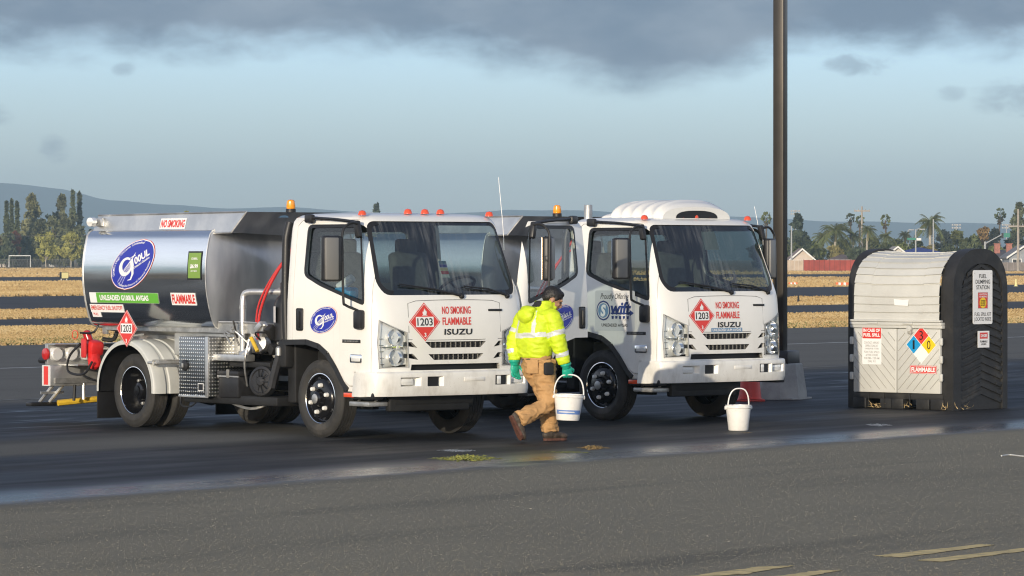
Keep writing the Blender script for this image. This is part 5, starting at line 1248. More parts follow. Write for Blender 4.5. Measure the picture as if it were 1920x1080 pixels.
# football goal, runway marker, barriers, overhead cable
d = 880.0; T = thing('football_goal', 'white football goal in front of the trees at the left', 'goal', (at(37, d), d, 0)); w = 20 / F_PX * d; z = zpx(479.5, d); WP = mat('goal_white', (.78, .78, .75), .5)
m = MB(); m.tube([(-w, 0, -.1), (-w, 0, z), (w, 0, z), (w, 0, -.1)], .11, WP, 6); m.build('goal_frame', T); m = MB()
for i in range(14): m.tube([(-w + 2 * w * i / 13, 0, z), (-w + 2 * w * i / 13, 1.6, .1)], .02, MESHF, 3)
m.build('goal_net', T)
T = thing('runway_sign', 'small yellow runway marker box with a black side in the dry grass', 'runway sign', (at(120, 347), 347, 0), R(25))
m = MB(); m.box((0, 0, .40), (.66, .50, .56), M['seal'], .02); m.build('sign_box', T); m = MB(); m.box((-.0, -.256, .40), (.60, .01, .50), mat('marker_yellow', (.75, .66, .30), .5)); m.build('sign_face', T); m = MB()
for x in (-.25, .25): m.tube([(x, 0, -.1), (x, 0, .13)], .05, MATS['trim_white'], 6)
m.build('leg', T)
ORB = mat('barrier_orange', (.80, .16, .05), .5)
for px, y, wpx, lab in ((1487, 534, 17, 'low orange and white barrier right of the lamp post on the taxiway edge'), (1579, 536, 24, 'low orange and white barrier left of the spill box on the taxiway edge'), (1449, 560, 8, 'low orange barrier showing between the second cab and the lamp post')):
    p = G(px, y); w = wpx / F_PX * p.y; T = thing('barrier', lab, 'barrier', (p.x, p.y, -.03), .05, 'low orange barriers on the taxiway'); m = MB(); n = 5; h = w * .30
    for i in range(n): m.prism([(-h * .5, 0), (h * .5, 0), (h * .28, h), (-h * .28, h)], lambda a, b, e: Vector((e, a, b)), -w / 2 + w * i / n, -w / 2 + w * (i + 1) / n - .01, ORB if i % 2 == 0 else MATS['trim_white'])
    m.build('barrier_body', T); MB().tube([(w * .2, 0, h), (w * .2, 0, h * 1.35)], .05, M['amber'], 6).build('warning_light', T)
for px, y, lab in ((1905, 536, 'small yellow edge marker on the grass right of the spill box'), (1497, 566, 'small dark edge marker on the grass right of the lamp post')):
    p = G(px, y); s = p.y / 250; T = thing('edge_marker', lab, 'marker', (p.x, p.y, -.03)); m = MB(); m.lathe([(.10 * s, 0), (.06 * s, .25 * s), (.05 * s, .45 * s), (0, .47 * s)], MATS['marker_yellow'] if px > 1800 else M['seal'], (0, 0, 0), (0, 0, 1), 10); m.build('post', T); m = MB(); m.lathe([(0, 0), (.15 * s, 0), (.15 * s, .03 * s), (0, .04 * s)], MATS['marker_yellow'], (0, 0, 0), (0, 0, 1), 10); m.build('base', T)
m = MB(); m.tube([Vector((at(-80, 860), 860, zpx(441.5, 860))), Vector((at(60, 860), 860, zpx(442.5, 860))), Vector((at(200, 860), 860, zpx(441, 860))), Vector((at(330, 860), 860, zpx(437, 860)))], .06, M['seal'], 4, 6)
tag(m.build('overhead_cable'), 'thin dark overhead cable crossing in front of the left trees', 'cable')
# ------------------------------------------------------------------ lamp post on its concrete foot
CONC = mat('concrete', (.34, .335, .315), .85, var=.14, vscale=5, bump=.004, bscale=40); BRONZE = mat('bronze_post', (.036, .030, .023), .42, .3, .2, .15, 2.0)
pp = G(1463, 748); T = thing('lamp_post', 'tall square dark bronze lamp post on a tapered concrete foot', 'lamp post', (pp.x, pp.y, 0), R(-28))
m = MB(); n = 8; vs = []
for z, r in ((0, .325), (.10, .32), (.46, .27), (.475, .255)):
    for i in range(8): a = 2 * PI * (i + .5) / 8; sx = 1.0 if i % 2 else 1.0; vs.append((r * 1.12 * max(-.9, min(.9, math.cos(a))) , r * 1.12 * max(-.9, min(.9, math.sin(a))), z))
m.add(vs, [(j * 8 + i, j * 8 + (i + 1) % 8, (j + 1) * 8 + (i + 1) % 8, (j + 1) * 8 + i) for j in range(3) for i in range(8)] + [tuple(range(7, -1, -1)), tuple(range(24, 32))], CONC)
m.box((0, 0, .012), (.64, .64, .024), CONC, .006); m.build('concrete_foot', T, 25)
m = MB(); m.box((0, 0, .555), (.40, .40, .17), M['black'], .015, None, 2, (.97, .97)); m.build('base_cover', T)
m = MB(); m.box((0, 0, 4.8), (.15, .15, 8.4), BRONZE, .012); m.build('post', T)
m = MB()
for s in (-1, 1): m.box((s * .45, 0, 9.02), (.6, .3, .12), BRONZE, .03); m.tube([(0, 0, 8.95), (s * .3, 0, 9.02)], .03, BRONZE, 6)
m.build('lamp_head', T)
m = MB(); m.box((-.11, -.365, .26), (.03, .02, .03), M['seal']); m.build('conduit_knockout', T)
# ------------------------------------------------------------------ red drum behind the second truck
p = G(1406, 752); RD = mat('red_cone', (.60, .05, .035), .5, var=.1, vscale=6)
T = thing('traffic_drum', 'red plastic channelizing drum half hidden behind the second bumper', 'traffic drum', (p.x, p.y, 0))
m = MB(); m.lathe([(.155, .03), (.15, .06), (.118, .36), (.11, .38), (.10, .62), (.09, .66), (0, .67)], RD, (0, 0, 0), (0, 0, 1), 24); m.build('drum', T)
m = MB(); m.box((.0, 0, .012), (.38, .36, .024), RD, .006); m.build('base', T)
# ------------------------------------------------------------------ spill kit station
pp = G(1784, 770)
BL = mat('black_poly', (.018, .018, .018), .55, var=.25, vscale=5, bump=.002, bscale=25, grime=(.07, .065, .055, .5)); GR_ = mat('grey_poly', (.55, .55, .51), .5, var=.05, vscale=2.5, bump=.0015, bscale=30, grime=(.44, .43, .39, .5)); GRD = mat('grey_poly_groove', (.36, .35, .31), .6)
SW_, SD = 1.60, 1.12
T = thing('fuel_dumping_station', 'grey roll top spill kit shed with black tread ends and fuel signs', 'spill kit shed', (pp.x, pp.y, 0), R(-43))
def arch(y0, y1, zs, n=18, top=None):
    r = (y1 - y0) / 2; c = (y0 + y1) / 2; ry = (top - zs) if top else r
    return [(y0, 0.0)] + [(c - r * math.copysign(abs(math.cos(PI * i / n)) ** .88, math.cos(PI * i / n)), zs + ry * math.sin(PI * i / n) ** .76) for i in range(n + 1)] + [(y1, 0.0)]
AX = lambda a, b, d: Vector((d, a, b))
for x0, x1 in ((-.16, 0.0), (-SW_, -SW_ + .14)):
    m = MB(); m.prism(arch(0, SD, 1.40, top=1.985), AX, x0, x1, BL)
    o = m.build('end_wall', T, 30)
    if x0 > -1:
        m = MB(); po = arch(.0, SD, 1.40, top=1.985); pi = arch(.16, SD - .10, 1.36, top=1.80)
        m.ring(po, pi, lambda a, b: Vector((.03, a, b)), BL); n = len(po)
        m.add([Vector((.0, *q)) for q in po] + [Vector((.03, *q)) for q in po], [(i, (i + 1) % n, n + (i + 1) % n, n + i) for i in range(n)], BL)
        m.add([Vector((.0, *q)) for q in pi] + [Vector((.03, *q)) for q in pi], [(i, (i + 1) % n, n + (i + 1) % n, n + i) for i in range(n)], BL); m.build('arch_rim', o, 30)
        tr = MB(); c = (.16 + SD - .10) / 2
        for k in range(17):
            z = .10 + .098 * k
            for s in (-1, 1):
                yo = c + s * .42; w = .05
                if z > 1.32:
                    lim = .43 * math.sqrt(max(0.02, 1 - ((z - 1.32) / .46) ** 2)); yo = c + s * min(.42, lim)
                a = [(c, z + .09), (yo, z - .03), (yo, z - .03 + w), (c, z + .09 + w)]
                tr.prism(a, AX, .0, .018, BL)
            for s in (-1, 1):
                if z < 1.3: tr.prism([(c + s * .455, z), (c + s * .30 , z), (c + s * .30, z + .035), (c + s * .455, z + .035)], AX, .018, .026, BL)
        tr.build('tread', o, 25)
# roll top of slats
prof = []; pts = [(-.035, 1.10)] + [(-.035, 1.10 + .3 * i / 3) for i in range(1, 4)] + [(SD / 2 - (SD / 2 + .035) * math.copysign(abs(math.cos(PI * i / 16)) ** .88, math.cos(PI * i / 16)), 1.40 + .545 * math.sin(PI * i / 16) ** .76) for i in range(1, 15)]
m = MB(); vs = []; row = []
for i, (a, b) in enumerate(zip(pts, pts[1:])):
    A, B = Vector(a), Vector(b); t = (B - A); nn = Vector((-t.y, t.x)).normalized()
    row += [A + nn * .016, A + t * .90 + nn * .010, A + t * .93 - nn * .004, B - nn * .004]
n = len(row); cols = [-SW_ + .13, -SW_ + .4, -SW_ * .75, -SW_ / 2, -SW_ * .25, -.4, -.15]
for j, x in enumerate(cols):
    sag = -.022 * math.sin(PI * j / 6)
    for q in row: vs.append((x, q.x, q.y + (sag if q.y > 1.6 else sag * max(0, (q.y - 1.1) / .5))))
m.add(vs, [(j * n + i, j * n + i + 1, (j + 1) * n + i + 1, (j + 1) * n + i) for j in range(6) for i in range(n - 1)], GR_)
m.build('roll_top', T, 25)
m = MB(); m.bx((-SW_ + .08, -.075, 1.035), (-.10, .02, 1.075), GR_, .008); m.bx((-SW_ + .08, -.062, 1.0), (-.10, .02, 1.037), GR_, .006); m.bx((-SW_ + .09, -.085, 1.078), (-.11, -.02, 1.105), GR_, .008)
for x in (-SW_ * .72, -SW_ * .38): m.bx((x - .08, -.092, 1.05), (x + .08, -.07, 1.075), GR_, .006)
m.build('lid_lip', T)
m = MB(); m.flat([(-.83, 1.285), (-.62, 1.275), (-.61, 1.355), (-.70, 1.35), (-.84, 1.36)], lambda a, b: Vector((a, -.0585, b)), M['dwhite']); m.build('torn_sticker', T)
for s, x0, x1 in ((0, -SW_ + .12, -SW_ / 2 - .006), (1, -SW_ / 2 + .006, -.135)):
    m = MB(); m.bx((x0, -.05, .20), (x1, .0, .995), GR_, .012)
    w = x1 - x0; n = 8
    for k in range(-4, 7):
        z0 = .24 + .12 * k; dz = w * .95; a = (x0 + .02, z0 + (dz if s == 0 else 0)); b = (x1 - .02, z0 + (0 if s == 0 else dz))
        # clip to the panel
        pts2 = [];
        for i in range(25):
            t = i / 24; p_ = (a[0] + (b[0] - a[0]) * t, a[1] + (b[1] - a[1]) * t)
            if .23 < p_[1] < .97: pts2.append((p_[0], -.0505, p_[1]))
        if len(pts2) > 1: m.tube([pts2[0], pts2[-1]], .005, GRD, 4)
    dd = m.build('door', T, 30)
    for z in ((.40, .62, .84)):
        h = MB(); x = x0 - .02 if s == 0 else x1 + .02; h.box((x, -.055, z), (.05, .035, .095), GR_, .012); h.build('hinge', dd)
m = MB(); m.lathe([(.035, -.02), (.035, .015), (.0, .02)], GR_, (-SW_ / 2 + .22, -.085, 1.0), (0, -1, 0), 16); m.box((-SW_ / 2 + .22, -.075, .96), (.06, .03, .06), GRD, .01); m.build('latch', T)
m = MB(); m.bx((-SW_ + .10, -.02, .12), (-.12, SD - .05, .20), BL, .01); m.bx((-SW_ + .14, SD - .12, .2), (-.16, SD - .07, 1.5), BL)
for x in (-SW_ + .20, -SW_ + .62, -.82, -.42, -.20): m.bx((x - .10, -.03, .0), (x + .10, .10, .13), BL, .012); m.bx((x - .10, SD - .2, .0), (x + .10, SD - .05, .13), BL, .012)
for x in (-SW_ + .34, -1.02, -.62): m.bx((x, -.034, .02), (x + .012, -.02, .19), BL)
m.build('pallet_base', T)
m = MB(); random.seed(4)
for i in range(60):
    x = random.choice((-SW_ + .45, -SW_ + .5, -.65, -.02, -.1, .03)) + random.gauss(0, .05); a = Vector((x, random.uniform(-.05, .0) if x < 0 else random.uniform(0, .4), random.uniform(.005, .06))); b = a + Vector((random.gauss(0, .05), random.gauss(0, .03), abs(random.gauss(0, .035)))); m.add([a, a + Vector((.01, 0, .006)), b], [(0, 1, 2)], MATS['pale_straw'])
struct(m.build('straw_litter', None), 'stuff').matrix_world = Matrix.Translation((pp.x, pp.y, 0)) @ Matrix.Rotation(R(-43), 4, 'Z')
DF = lambda o: (lambda a, b: Vector((a, -.05 - o, b)))
k = MB(); P_ = roundpoly(rect(-1.185, .78, .30, .47), .02); k.prism(P_, lambda a, b, d: Vector((a, d, b)), -.052, -.056, M['dwhite']); k.flat(roundpoly(rect(-1.185, .94, .29, .145), .015), DF(.0075), M['dred']); words(k, DF(.009), ['IN CASE OF', 'FUEL SPILL'], -1.185, .94, .26, .10, M['dwhite'], .04)
words(k, DF(.0075), ['CONTACT AIRPORT', 'OPERATIONS AT', '(408) 918-7700', '', 'FOR FUEL SPILLS', 'AFTER HOURS', '10:00 PM - 6:00 AM', 'DIAL 911'] if False else ['CONTACT AIRPORT', 'OPERATIONS AT', '(408)918-7700', 'FOR FUEL SPILLS', 'AFTER HOURS', '9:00 PM - 7:00 AM', 'DIAL 911'], -1.185, .70, .24, .26, M['dgrey'], .02, [1, .85, .9, 1, .8, 1, .5]); k.build('spill_sign', T)
k = MB(); c_ = (-.42, .80); r = .235
k.flat(diamond(*c_, r * 1.0), DF(.003), M['dwhite']); h = r / 2 * .98
for dx, dz, mm, tx in ((0, h, 'dred', '3'), (-h, 0, 'dcyan', '1'), (h, 0, 'dyel', '0'), (0, -h, 'dwhite', '')):
    k.flat(diamond(c_[0] + dx, c_[1] + dz, h * .96), DF(.0045), M[mm])
    if tx: put_text(k, tx, DF(.006), c_[0] + dx, c_[1] + dz, .055 if tx != '1' else .03, .11, M['dblack'], .0)
k.build('hazard_diamond', T)
k = MB(); k.flat(rect(-.39, .495, .41, .10), DF(.003), M['dred']); k.ring(rect(-.39, .495, .40, .09), rect(-.39, .495, .39, .08), DF(.0045), M['dwhite']); put_text(k, 'FLAMMABLE', DF(.0045), -.39, .495, .36, .055, M['dwhite'], .04); k.build('flammable_sign', T)
EF = lambda o: (lambda a, b: Vector((.032 + o, a, b)))
k = MB(); k.prism(roundpoly(rect(.60, 1.385, .40, .665), .025), AX, .0265, .032, M['dwhite']); words(k, EF(.002), ['FUEL', 'DUMPING', 'STATION'], .60, 1.575, .30, .19, M['dblack'], .012, [.5, 1, .9]); words(k, EF(.002), ['FUEL SPILL KIT', 'LOCATED INSIDE'], .60, 1.145, .34, .105, M['dblack'], .0)
k.flat(rect(.60, 1.345, .19, .19), EF(.002), M['dred']); k.ring(rect(.60, 1.345, .205, .205), rect(.60, 1.345, .195, .195), EF(.002), M['dgrey']); words(k, EF(.004), ['CAUTION', 'NO SMOKING'], .60, 1.405, .15, .05, M['dwhite'], .03); k.flat(ellipse(.60, 1.315, .07, .065), EF(.0035), M['dyel']); words(k, EF(.005), ['AUTHORIZED', 'FUEL ONLY', 'NO WATER'], .60, 1.312, .10, .075, M['dblack'], .02)
for z in (1.12 - .03, 1.68):
    for y in (.43, .77): k.lathe([(.008, 0), (.006, .003), (0, .003)], M['dgrey'], (.032, y, z), (1, 0, 0), 8)
k.build('station_sign', T)
k = MB(); k.prism(rect(.62, .865, .235, .205), AX, .0265, .031, M['dwhite']); k.flat(rect(.62, .91, .16, .075), EF(.001), M['dred']); put_text(k, 'DANGER', EF(.003), .62, .91, .13, .04, M['dwhite'], .04); words(k, EF(.001), ['FLAMMABLE', 'LIQUIDS'], .62, .82, .15, .06, M['dblack'], .02, [1, .7]); k.build('danger_sign', T)

# ------------------------------------------------------------------ buckets
BW = mat('bucket_white', (.80, .79, .75), .35, 0, .2, .04, 12, grime=(.52, .50, .44, .45))
def bucket(label, loc, rz, r0, r1, h, arc, band, lean=0.0, tilt=None):
    T = thing('bucket', label, 'bucket', loc, rz, 'white plastic buckets')
    if tilt: T.rotation_euler = tilt
    m = MB(); m.lathe([(0, .004), (r0 - .006, .0), (r0, .008), (r1, h - .035), (r1 + .002, h - .034), (r1 + .009, h - .03), (r1 + .009, h - .022), (r1 + .003, h - .02), (r1 + .004, h - .006), (r1 + .010, h - .004), (r1 + .010, h), (r1 - .002, h), (r0 - .008, .02), (0, .018)], BW, (0, 0, 0), (0, 0, 1), 40)
    for s in (-1, 1): m.lathe([(.02, 0), (.02, .018), (0, .02)], BW, (s * r1, 0, h - .03), (s, 0, 0), 12)
    m.build('pail', T, 35)
    m = MB(); pts = []
    for i in range(21):
        a = PI * i / 20; c = math.cos(a); pts.append((arc[0] * math.copysign(abs(c) ** .75, c), -lean * math.sin(a), h - .03 + arc[1] * math.sin(a) ** .8))
    m.tube(pts, .0075, BW, 8); m.build('handle', T)
    if band:
        m = MB(); f = lambda a, b: Vector(((r0 + (r1 - r0) * b / h + .0015) * math.sin(a), -(r0 + (r1 - r0) * b / h + .0015) * math.cos(a), b))
        m.strips([(-1.15, h * .24), (1.15, h * .24), (1.15, h * .40), (-1.15, h * .40)], f, M['dlblue2'], 3, 24); m.strips([(-1.0, h * .30), (.5, h * .30), (.4, h * .345), (-.8, h * .345)], lambda a, b: f(a, b) * 1.004, M['dpale'], 2, 16); m.build('blue_band', T)
        m = MB(); m.strips(ellipse(.12, h * .62, .11, .018, 0, 14), f, M['dgrey'], 5, 5); m.build('embossed_logo', T)
    return T
M['dlblue2'] = mat('bucket_blue', (.12, .22, .50), .45)
p = G(1384.5, 807); bucket('white plastic bucket standing alone on the wet apron with its handle up', (p.x, p.y, 0), .25, .108, .135, .275, (.118, .21), False, .03)

# ------------------------------------------------------------------ man carrying a bucket
PD = 40.5; PX0 = at(1010, PD); SKIN = mat('skin', (.36, .20, .125), .55, var=.08, vscale=14); HAIR = mat('black_hair', (.012, .010, .009), .5, bump=.004, bscale=90)
HV = mat('hivis_yellow', (.55, .70, .015), .6, var=.06, vscale=9, bump=.004, bscale=22, emit=None); SIL = mat('silver_tape', (.62, .64, .62), .35, .1); BLK = mat('black_cloth', (.014, .014, .016), .8)
TAN_ = mat('tan_canvas', (.44, .255, .105), .85, var=.14, vscale=7, bump=.006, bscale=16, grime=(.34, .20, .085, .6)); GLV = mat('green_glove', (.012, .36, .24), .38, var=.12, vscale=14, bump=.003, bscale=30); SHO = mat('brown_boot', (.055, .04, .028), .6, var=.35, vscale=14, grime=(.16, .13, .10, .5)); SOLE = mat('red_brown_sole', (.10, .04, .025), .7, var=.3, vscale=20); DSH = mat('dark_shirt', (.05, .045, .045), .85)
RV = Vector((.66, -.75, 0)).normalized(); FV = Vector((.75, .66, 0)).normalized(); UP = Vector((0, 0, 1))
def remeshed(mb, name, m, parent, vox=.011, smooth=5, fold=0.0, fscale=8.0, stretch=(1, 1, 1)):
    me = mb.mesh('t'); o = link('tmp', me); r = o.modifiers.new('r', 'REMESH'); r.mode = 'VOXEL'; r.voxel_size = vox
    s = o.modifiers.new('s', 'SMOOTH'); s.factor = .5; s.iterations = smooth
    me2 = evaluated(o); bpy.data.objects.remove(o); me2.name = name; me2.materials.clear(); me2.materials.append(m)
    me2.polygons.foreach_set('material_index', [0] * len(me2.polygons))
    if fold:
        nr = [v.normal.copy() for v in me2.vertices]
        for v, n in zip(me2.vertices, nr):
            q = Vector((v.co.x * stretch[0], v.co.y * stretch[1], v.co.z * stretch[2])) * fscale
            k = mnoise.noise(q) + .5 * mnoise.noise(q * 2.1 + Vector((5, 1, 2))); v.co += n * fold * (1 - abs(k) * 2.2)
    fix(me2, 60, False); return link(name, me2, parent)
def blob(mb, c, r, rot=None, m=None):
    bm = bmesh.new(); bmesh.ops.create_icosphere(bm, subdivisions=3, radius=1.0); X = Matrix.Translation(c) @ (rot or Matrix()) @ Matrix.Diagonal((*r, 1)); bmesh.ops.transform(bm, matrix=X, verts=bm.verts); mb.bm(bm, m or SKIN)
def frame(f):                                    # x forward, y left, z up of a turned part
    f = f.normalized(); l = UP.cross(f).normalized(); u = f.cross(l); return Matrix((f, l, u)).transposed().to_4x4()
def limb(mb, pts, rs, m=None, k=6, n=16): mb.tube(pts, rs, m or SKIN, n, k) if len(rs) == 2 else seg_tube(mb, pts, rs, m or SKIN, k, n)
def seg_tube(mb, pts, rs, m, k, n):
    P = catmull(pts, k); rr = []
    for i in range(len(P)):
        t = i / k; j = min(int(t), len(rs) - 2); rr.append(rs[j] + (rs[j + 1] - rs[j]) * (t - j))
    mb.tube(P, rr, m, n)
V3 = Vector
J = dict(pel=V3((.0, .0, .80)), hr=V3((.055, -.075, .80)), hl=V3((-.05, .075, .80)), kr=V3((.075, -.085, .40)), ar=V3((-.205, -.25, .235)), kl=V3((.085, .10, .42)), al=V3((.115, .12, .10)),
         sr=V3((.135, -.13, 1.255)), er=V3((.205, -.165, .99)), wr=V3((.265, -.14, .78)), sl=V3((-.155, .13, 1.245)), el=V3((-.255, .10, 1.01)), wl=V3((-.245, .06, .80)), nb=V3((.055, .0, 1.36)), hd=V3((.148, .03, 1.458)))
HF = V3((.90, .12, -.55)).normalized()           # where the head looks
HM = Matrix.Translation(J['hd']) @ frame(HF)
def head_pts(p): return HM @ V3(p)
b = MB()
blob(b, J['hd'] + V3((0, 0, .012)), (.098, .077, .098), frame(HF))            # skull
blob(b, head_pts((.035, 0, -.055)), (.062, .058, .072), frame(HF))            # face and jaw
blob(b, head_pts((.075, 0, -.098)), (.026, .030, .022), frame(HF)); b.tube([head_pts((.094, 0, .002)), head_pts((.118, 0, -.040)), head_pts((.098, 0, -.048))], [.010, .014], SKIN, 8)
for s in (-1, 1):
    blob(b, head_pts((-.005, s * .080, -.028)), (.020, .010, .032), frame(HF)); blob(b, head_pts((.076, s * .034, -.03)), (.02, .018, .015), frame(HF)); blob(b, head_pts((.088, s * .03, .018)), (.014, .026, .009), frame(HF))
blob(b, head_pts((.092, 0, -.072)), (.012, .024, .007), frame(HF))
b.tube([J['nb'] + V3((0, 0, -.05)), J['hd'] + V3((-.03, 0, -.05))], [.062, .056], SKIN, 14)
b.tube([J['pel'], V3((-.02, 0, 1.05)), J['nb']], [.13, .10], SKIN, 14, 4)
for s, e, w in (('sr', 'er', 'wr'), ('sl', 'el', 'wl')): seg_tube(b, [J['nb'] + V3((0, 0, -.08)), J[s], J[e], J[w]], [.05, .055, .042, .03], SKIN, 6, 12)
for h, k_, a in (('hr', 'kr', 'ar'), ('hl', 'kl', 'al')): seg_tube(b, [J['pel'], J[h], J[k_], J[a]], [.09, .085, .058, .04], SKIN, 6, 12)
man = remeshed(b, 'person', SKIN, None, .009, 3)
man.location = (PX0, PD, 0); tag(man, 'person in hi-vis yellow jacket, tan trousers and green gloves carrying a bucket past the trucks', 'person')
m = MB()                                          # face details
for s in (-1, 1): blob(m, head_pts((.088, s * .032, -.004)), (.010, .013, .007), frame(HF), M['dblack'])
m.build('eyes', man)
# hair: cap over skull, short at the neck
m = MB(); blob(m, head_pts((-.016, 0, .030)), (.104, .085, .088), frame(HF), HAIR); blob(m, head_pts((-.055, 0, -.012)), (.058, .074, .062), frame(HF), HAIR); blob(m, head_pts((.038, 0, .074)), (.045, .062, .030), frame(HF), HAIR)
for s in (-1, 1): blob(m, head_pts((.022, s * .071, .010)), (.018, .010, .028), frame(HF), HAIR)
remeshed(m, 'hair', HAIR, man, .008, 2, .004, 45)
# jacket
m = MB(); rings = [(.855, (-.04, .0), .178, .13), (.90, (-.04, 0), .195, .143), (1.0, (-.04, .0), .207, .155), (1.12, (-.032, .0), .216, .158), (1.22, (-.015, .0), .215, .148), (1.29, (.0, .0), .185, .135), (1.345, (.03, .0), .115, .115), (1.40, (.055, .005), .092, .098), (1.425, (.062, .006), .088, .095)]
vs = []; n = 28
for z, c, a, d in rings:
    for i in range(n):
        t = 2 * PI * i / n; p = V3((c[0], c[1], z)) + RV * a * math.copysign(abs(math.cos(t)) ** .85, math.cos(t)) + FV * d * math.copysign(abs(math.sin(t)) ** .85, math.sin(t)); vs.append(p)
m.add(vs, [(j * n + i, j * n + (i + 1) % n, (j + 1) * n + (i + 1) % n, (j + 1) * n + i) for j in range(len(rings) - 1) for i in range(n)] + [tuple(range(n)), tuple((len(rings) - 1) * n + i for i in range(n))], HV)
seg_tube(m, [J['sr'] + V3((-.07, .05, .0)), J['sr'], (J['sr'] + J['er']) / 2 + V3((.01, 0, 0)), J['er'], J['wr'] + V3((-.006, 0, .022))], [.083, .092, .084, .077, .062], HV, 6, 18)
seg_tube(m, [J['sl'] + V3((.07, -.05, .0)), J['sl'], (J['sl'] + J['el']) / 2, J['el'], J['wl'] + V3((0, 0, .02))], [.083, .087, .079, .074, .058], HV, 6, 18)
hc = V3((-.035, -.01, 1.285)) - FV * .135; blob(m, hc, (.055, .105, .075), frame(FV)); blob(m, hc + V3((.03, .02, .055)), (.06, .10, .04), frame(FV))
m.box(V3((.135, -.02, 1.375)), (.10, .03, .13), HV, .012, frame(V3((.8, .5, -.6))))
jk = remeshed(m, 'jacket', HV, man, .0085, 4, .0075, 7, (1, 1, 2.2))
me = jk.data; me.materials.append(SIL); me.materials.append(BLK); me.materials.append(mat('hivis_dark_seam', (.40, .55, .02), .6))  # last slot is a darker yellow, assigned to no face
def seg_d(p, a, b):
    ab = b - a; t = max(0, min(1, (p - a).dot(ab) / ab.length_squared)); return (p - (a + ab * t)).length, t
for pl in me.polygons:
    c = pl.center; ts = V3((-.04, 0, c.z)); lat = (c - ts).dot(RV); dep = (c - ts).dot(FV); k = 0
    dr, tr = seg_d(c, J['sr'], J['er']); dr2, tr2 = seg_d(c, J['er'], J['wr']); dl, tl = seg_d(c, J['sl'], J['el']); dl2, tl2 = seg_d(c, J['el'], J['wl'])
    onr = min(dr, dr2) < .105 and lat > .13 and c.z < 1.26; onl = min(dl, dl2) < .10 and lat < -.15 and c.z < 1.25
    if onr:
        if dr < dr2 and .50 < tr < .68: k = 1
        if dr2 <= dr and .36 < tr2 < .56: k = 1
    elif onl:
        if dl < dl2 and .50 < tl < .66: k = 1
        if dl2 <= dl and .36 < tl2 < .56: k = 1
    else:
        zz = c.z - .05 * lat
        if 1.055 < zz < 1.105: k = 1
        if dep < .02 and zz >= 1.10 and c.z < 1.33 and (abs(lat - .125 + .25 * max(0, c.z - 1.2)) < .022 or abs(lat + .125 - .15 * max(0, c.z - 1.2)) < .022) and (c - hc).length > .118: k = 1
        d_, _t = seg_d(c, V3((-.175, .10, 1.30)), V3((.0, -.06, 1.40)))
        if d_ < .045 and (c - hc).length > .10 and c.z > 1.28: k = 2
    pl.material_index = k
# trousers
m = MB(); vs = []; rings = [(.70, (.01, 0), .165, .13), (.78, (.0, 0), .17, .14), (.86, (-.02, 0), .172, .135), (.90, (-.03, 0), .168, .13)]
for z, c, a, d in rings:
    for i in range(n):
        t = 2 * PI * i / n; vs.append(V3((c[0], c[1], z)) + RV * a * math.cos(t) + FV * d * math.sin(t))
m.add(vs, [(j * n + i, j * n + (i + 1) % n, (j + 1) * n + (i + 1) % n, (j + 1) * n + i) for j in range(3) for i in range(n)] + [tuple(range(n)), tuple(3 * n + i for i in range(n))], TAN_)
seg_tube(m, [J['hr'] + V3((0, 0, .03)), J['hr'] + V3((.0, 0, -.06)), (J['hr'] + J['kr']) / 2, J['kr'] + V3((.01, .0, .0)), (J['kr'] + J['ar']) / 2 + V3((0, 0, -.01)), J['ar'] + V3((.005, .0, .0))], [.115, .118, .102, .088, .080, .086], TAN_, 6, 18)
seg_tube(m, [J['hl'] + V3((0, 0, .03)), J['hl'] + V3((0, 0, -.06)), (J['hl'] + J['kl']) / 2, J['kl'], (J['kl'] + J['al']) / 2, J['al'] + V3((0, 0, .0))], [.112, .115, .10, .085, .080, .088], TAN_, 6, 18)
remeshed(m, 'trousers', TAN_, man, .009, 2, .013, 8, (1, 1, 1.9))
# boots
def boot(ank, heel, toe, upv):
    f = (toe - heel).normalized(); u = (upv - f * upv.dot(f)).normalized(); l = u.cross(f); X = Matrix((f, l, u)).transposed().to_4x4(); L = (toe - heel).length; m = MB()
    def P(a, b_, c): return heel + f * a * L + l * b_ + u * c
    blob(m, P(.20, 0, .052), (.075, .043, .052), X, SHO); blob(m, P(.52, 0, .045), (.10, .046, .042), X, SHO); blob(m, P(.80, 0, .037), (.065, .050, .034), X, SHO); m.tube([ank + u * .02, P(.24, 0, .06)], [.052, .05], SHO, 14)
    o = remeshed(m, 'boot', SHO, man, .0085, 2, .002, 30)
    s = MB(); out = [(.0, -.030), (.25, -.036), (.55, -.040), (.78, -.050), (.93, -.038), (1.0, .0), (.93, .038), (.78, .050), (.55, .040), (.25, .036), (.0, .030), (-.035, 0)]
    s.prism(roundpoly(out, .02, 2), lambda a, b_, d: P(a, b_, d), -.008, .016, SOLE); s.build('sole', o, 30)
boot(J['al'], V3((.06, .065, .012)), V3((.285, .215, .012)), UP)
boot(J['ar'], V3((-.285, -.275, .265)), V3((-.175, -.235, .02)), V3((.85, .45, .25)))
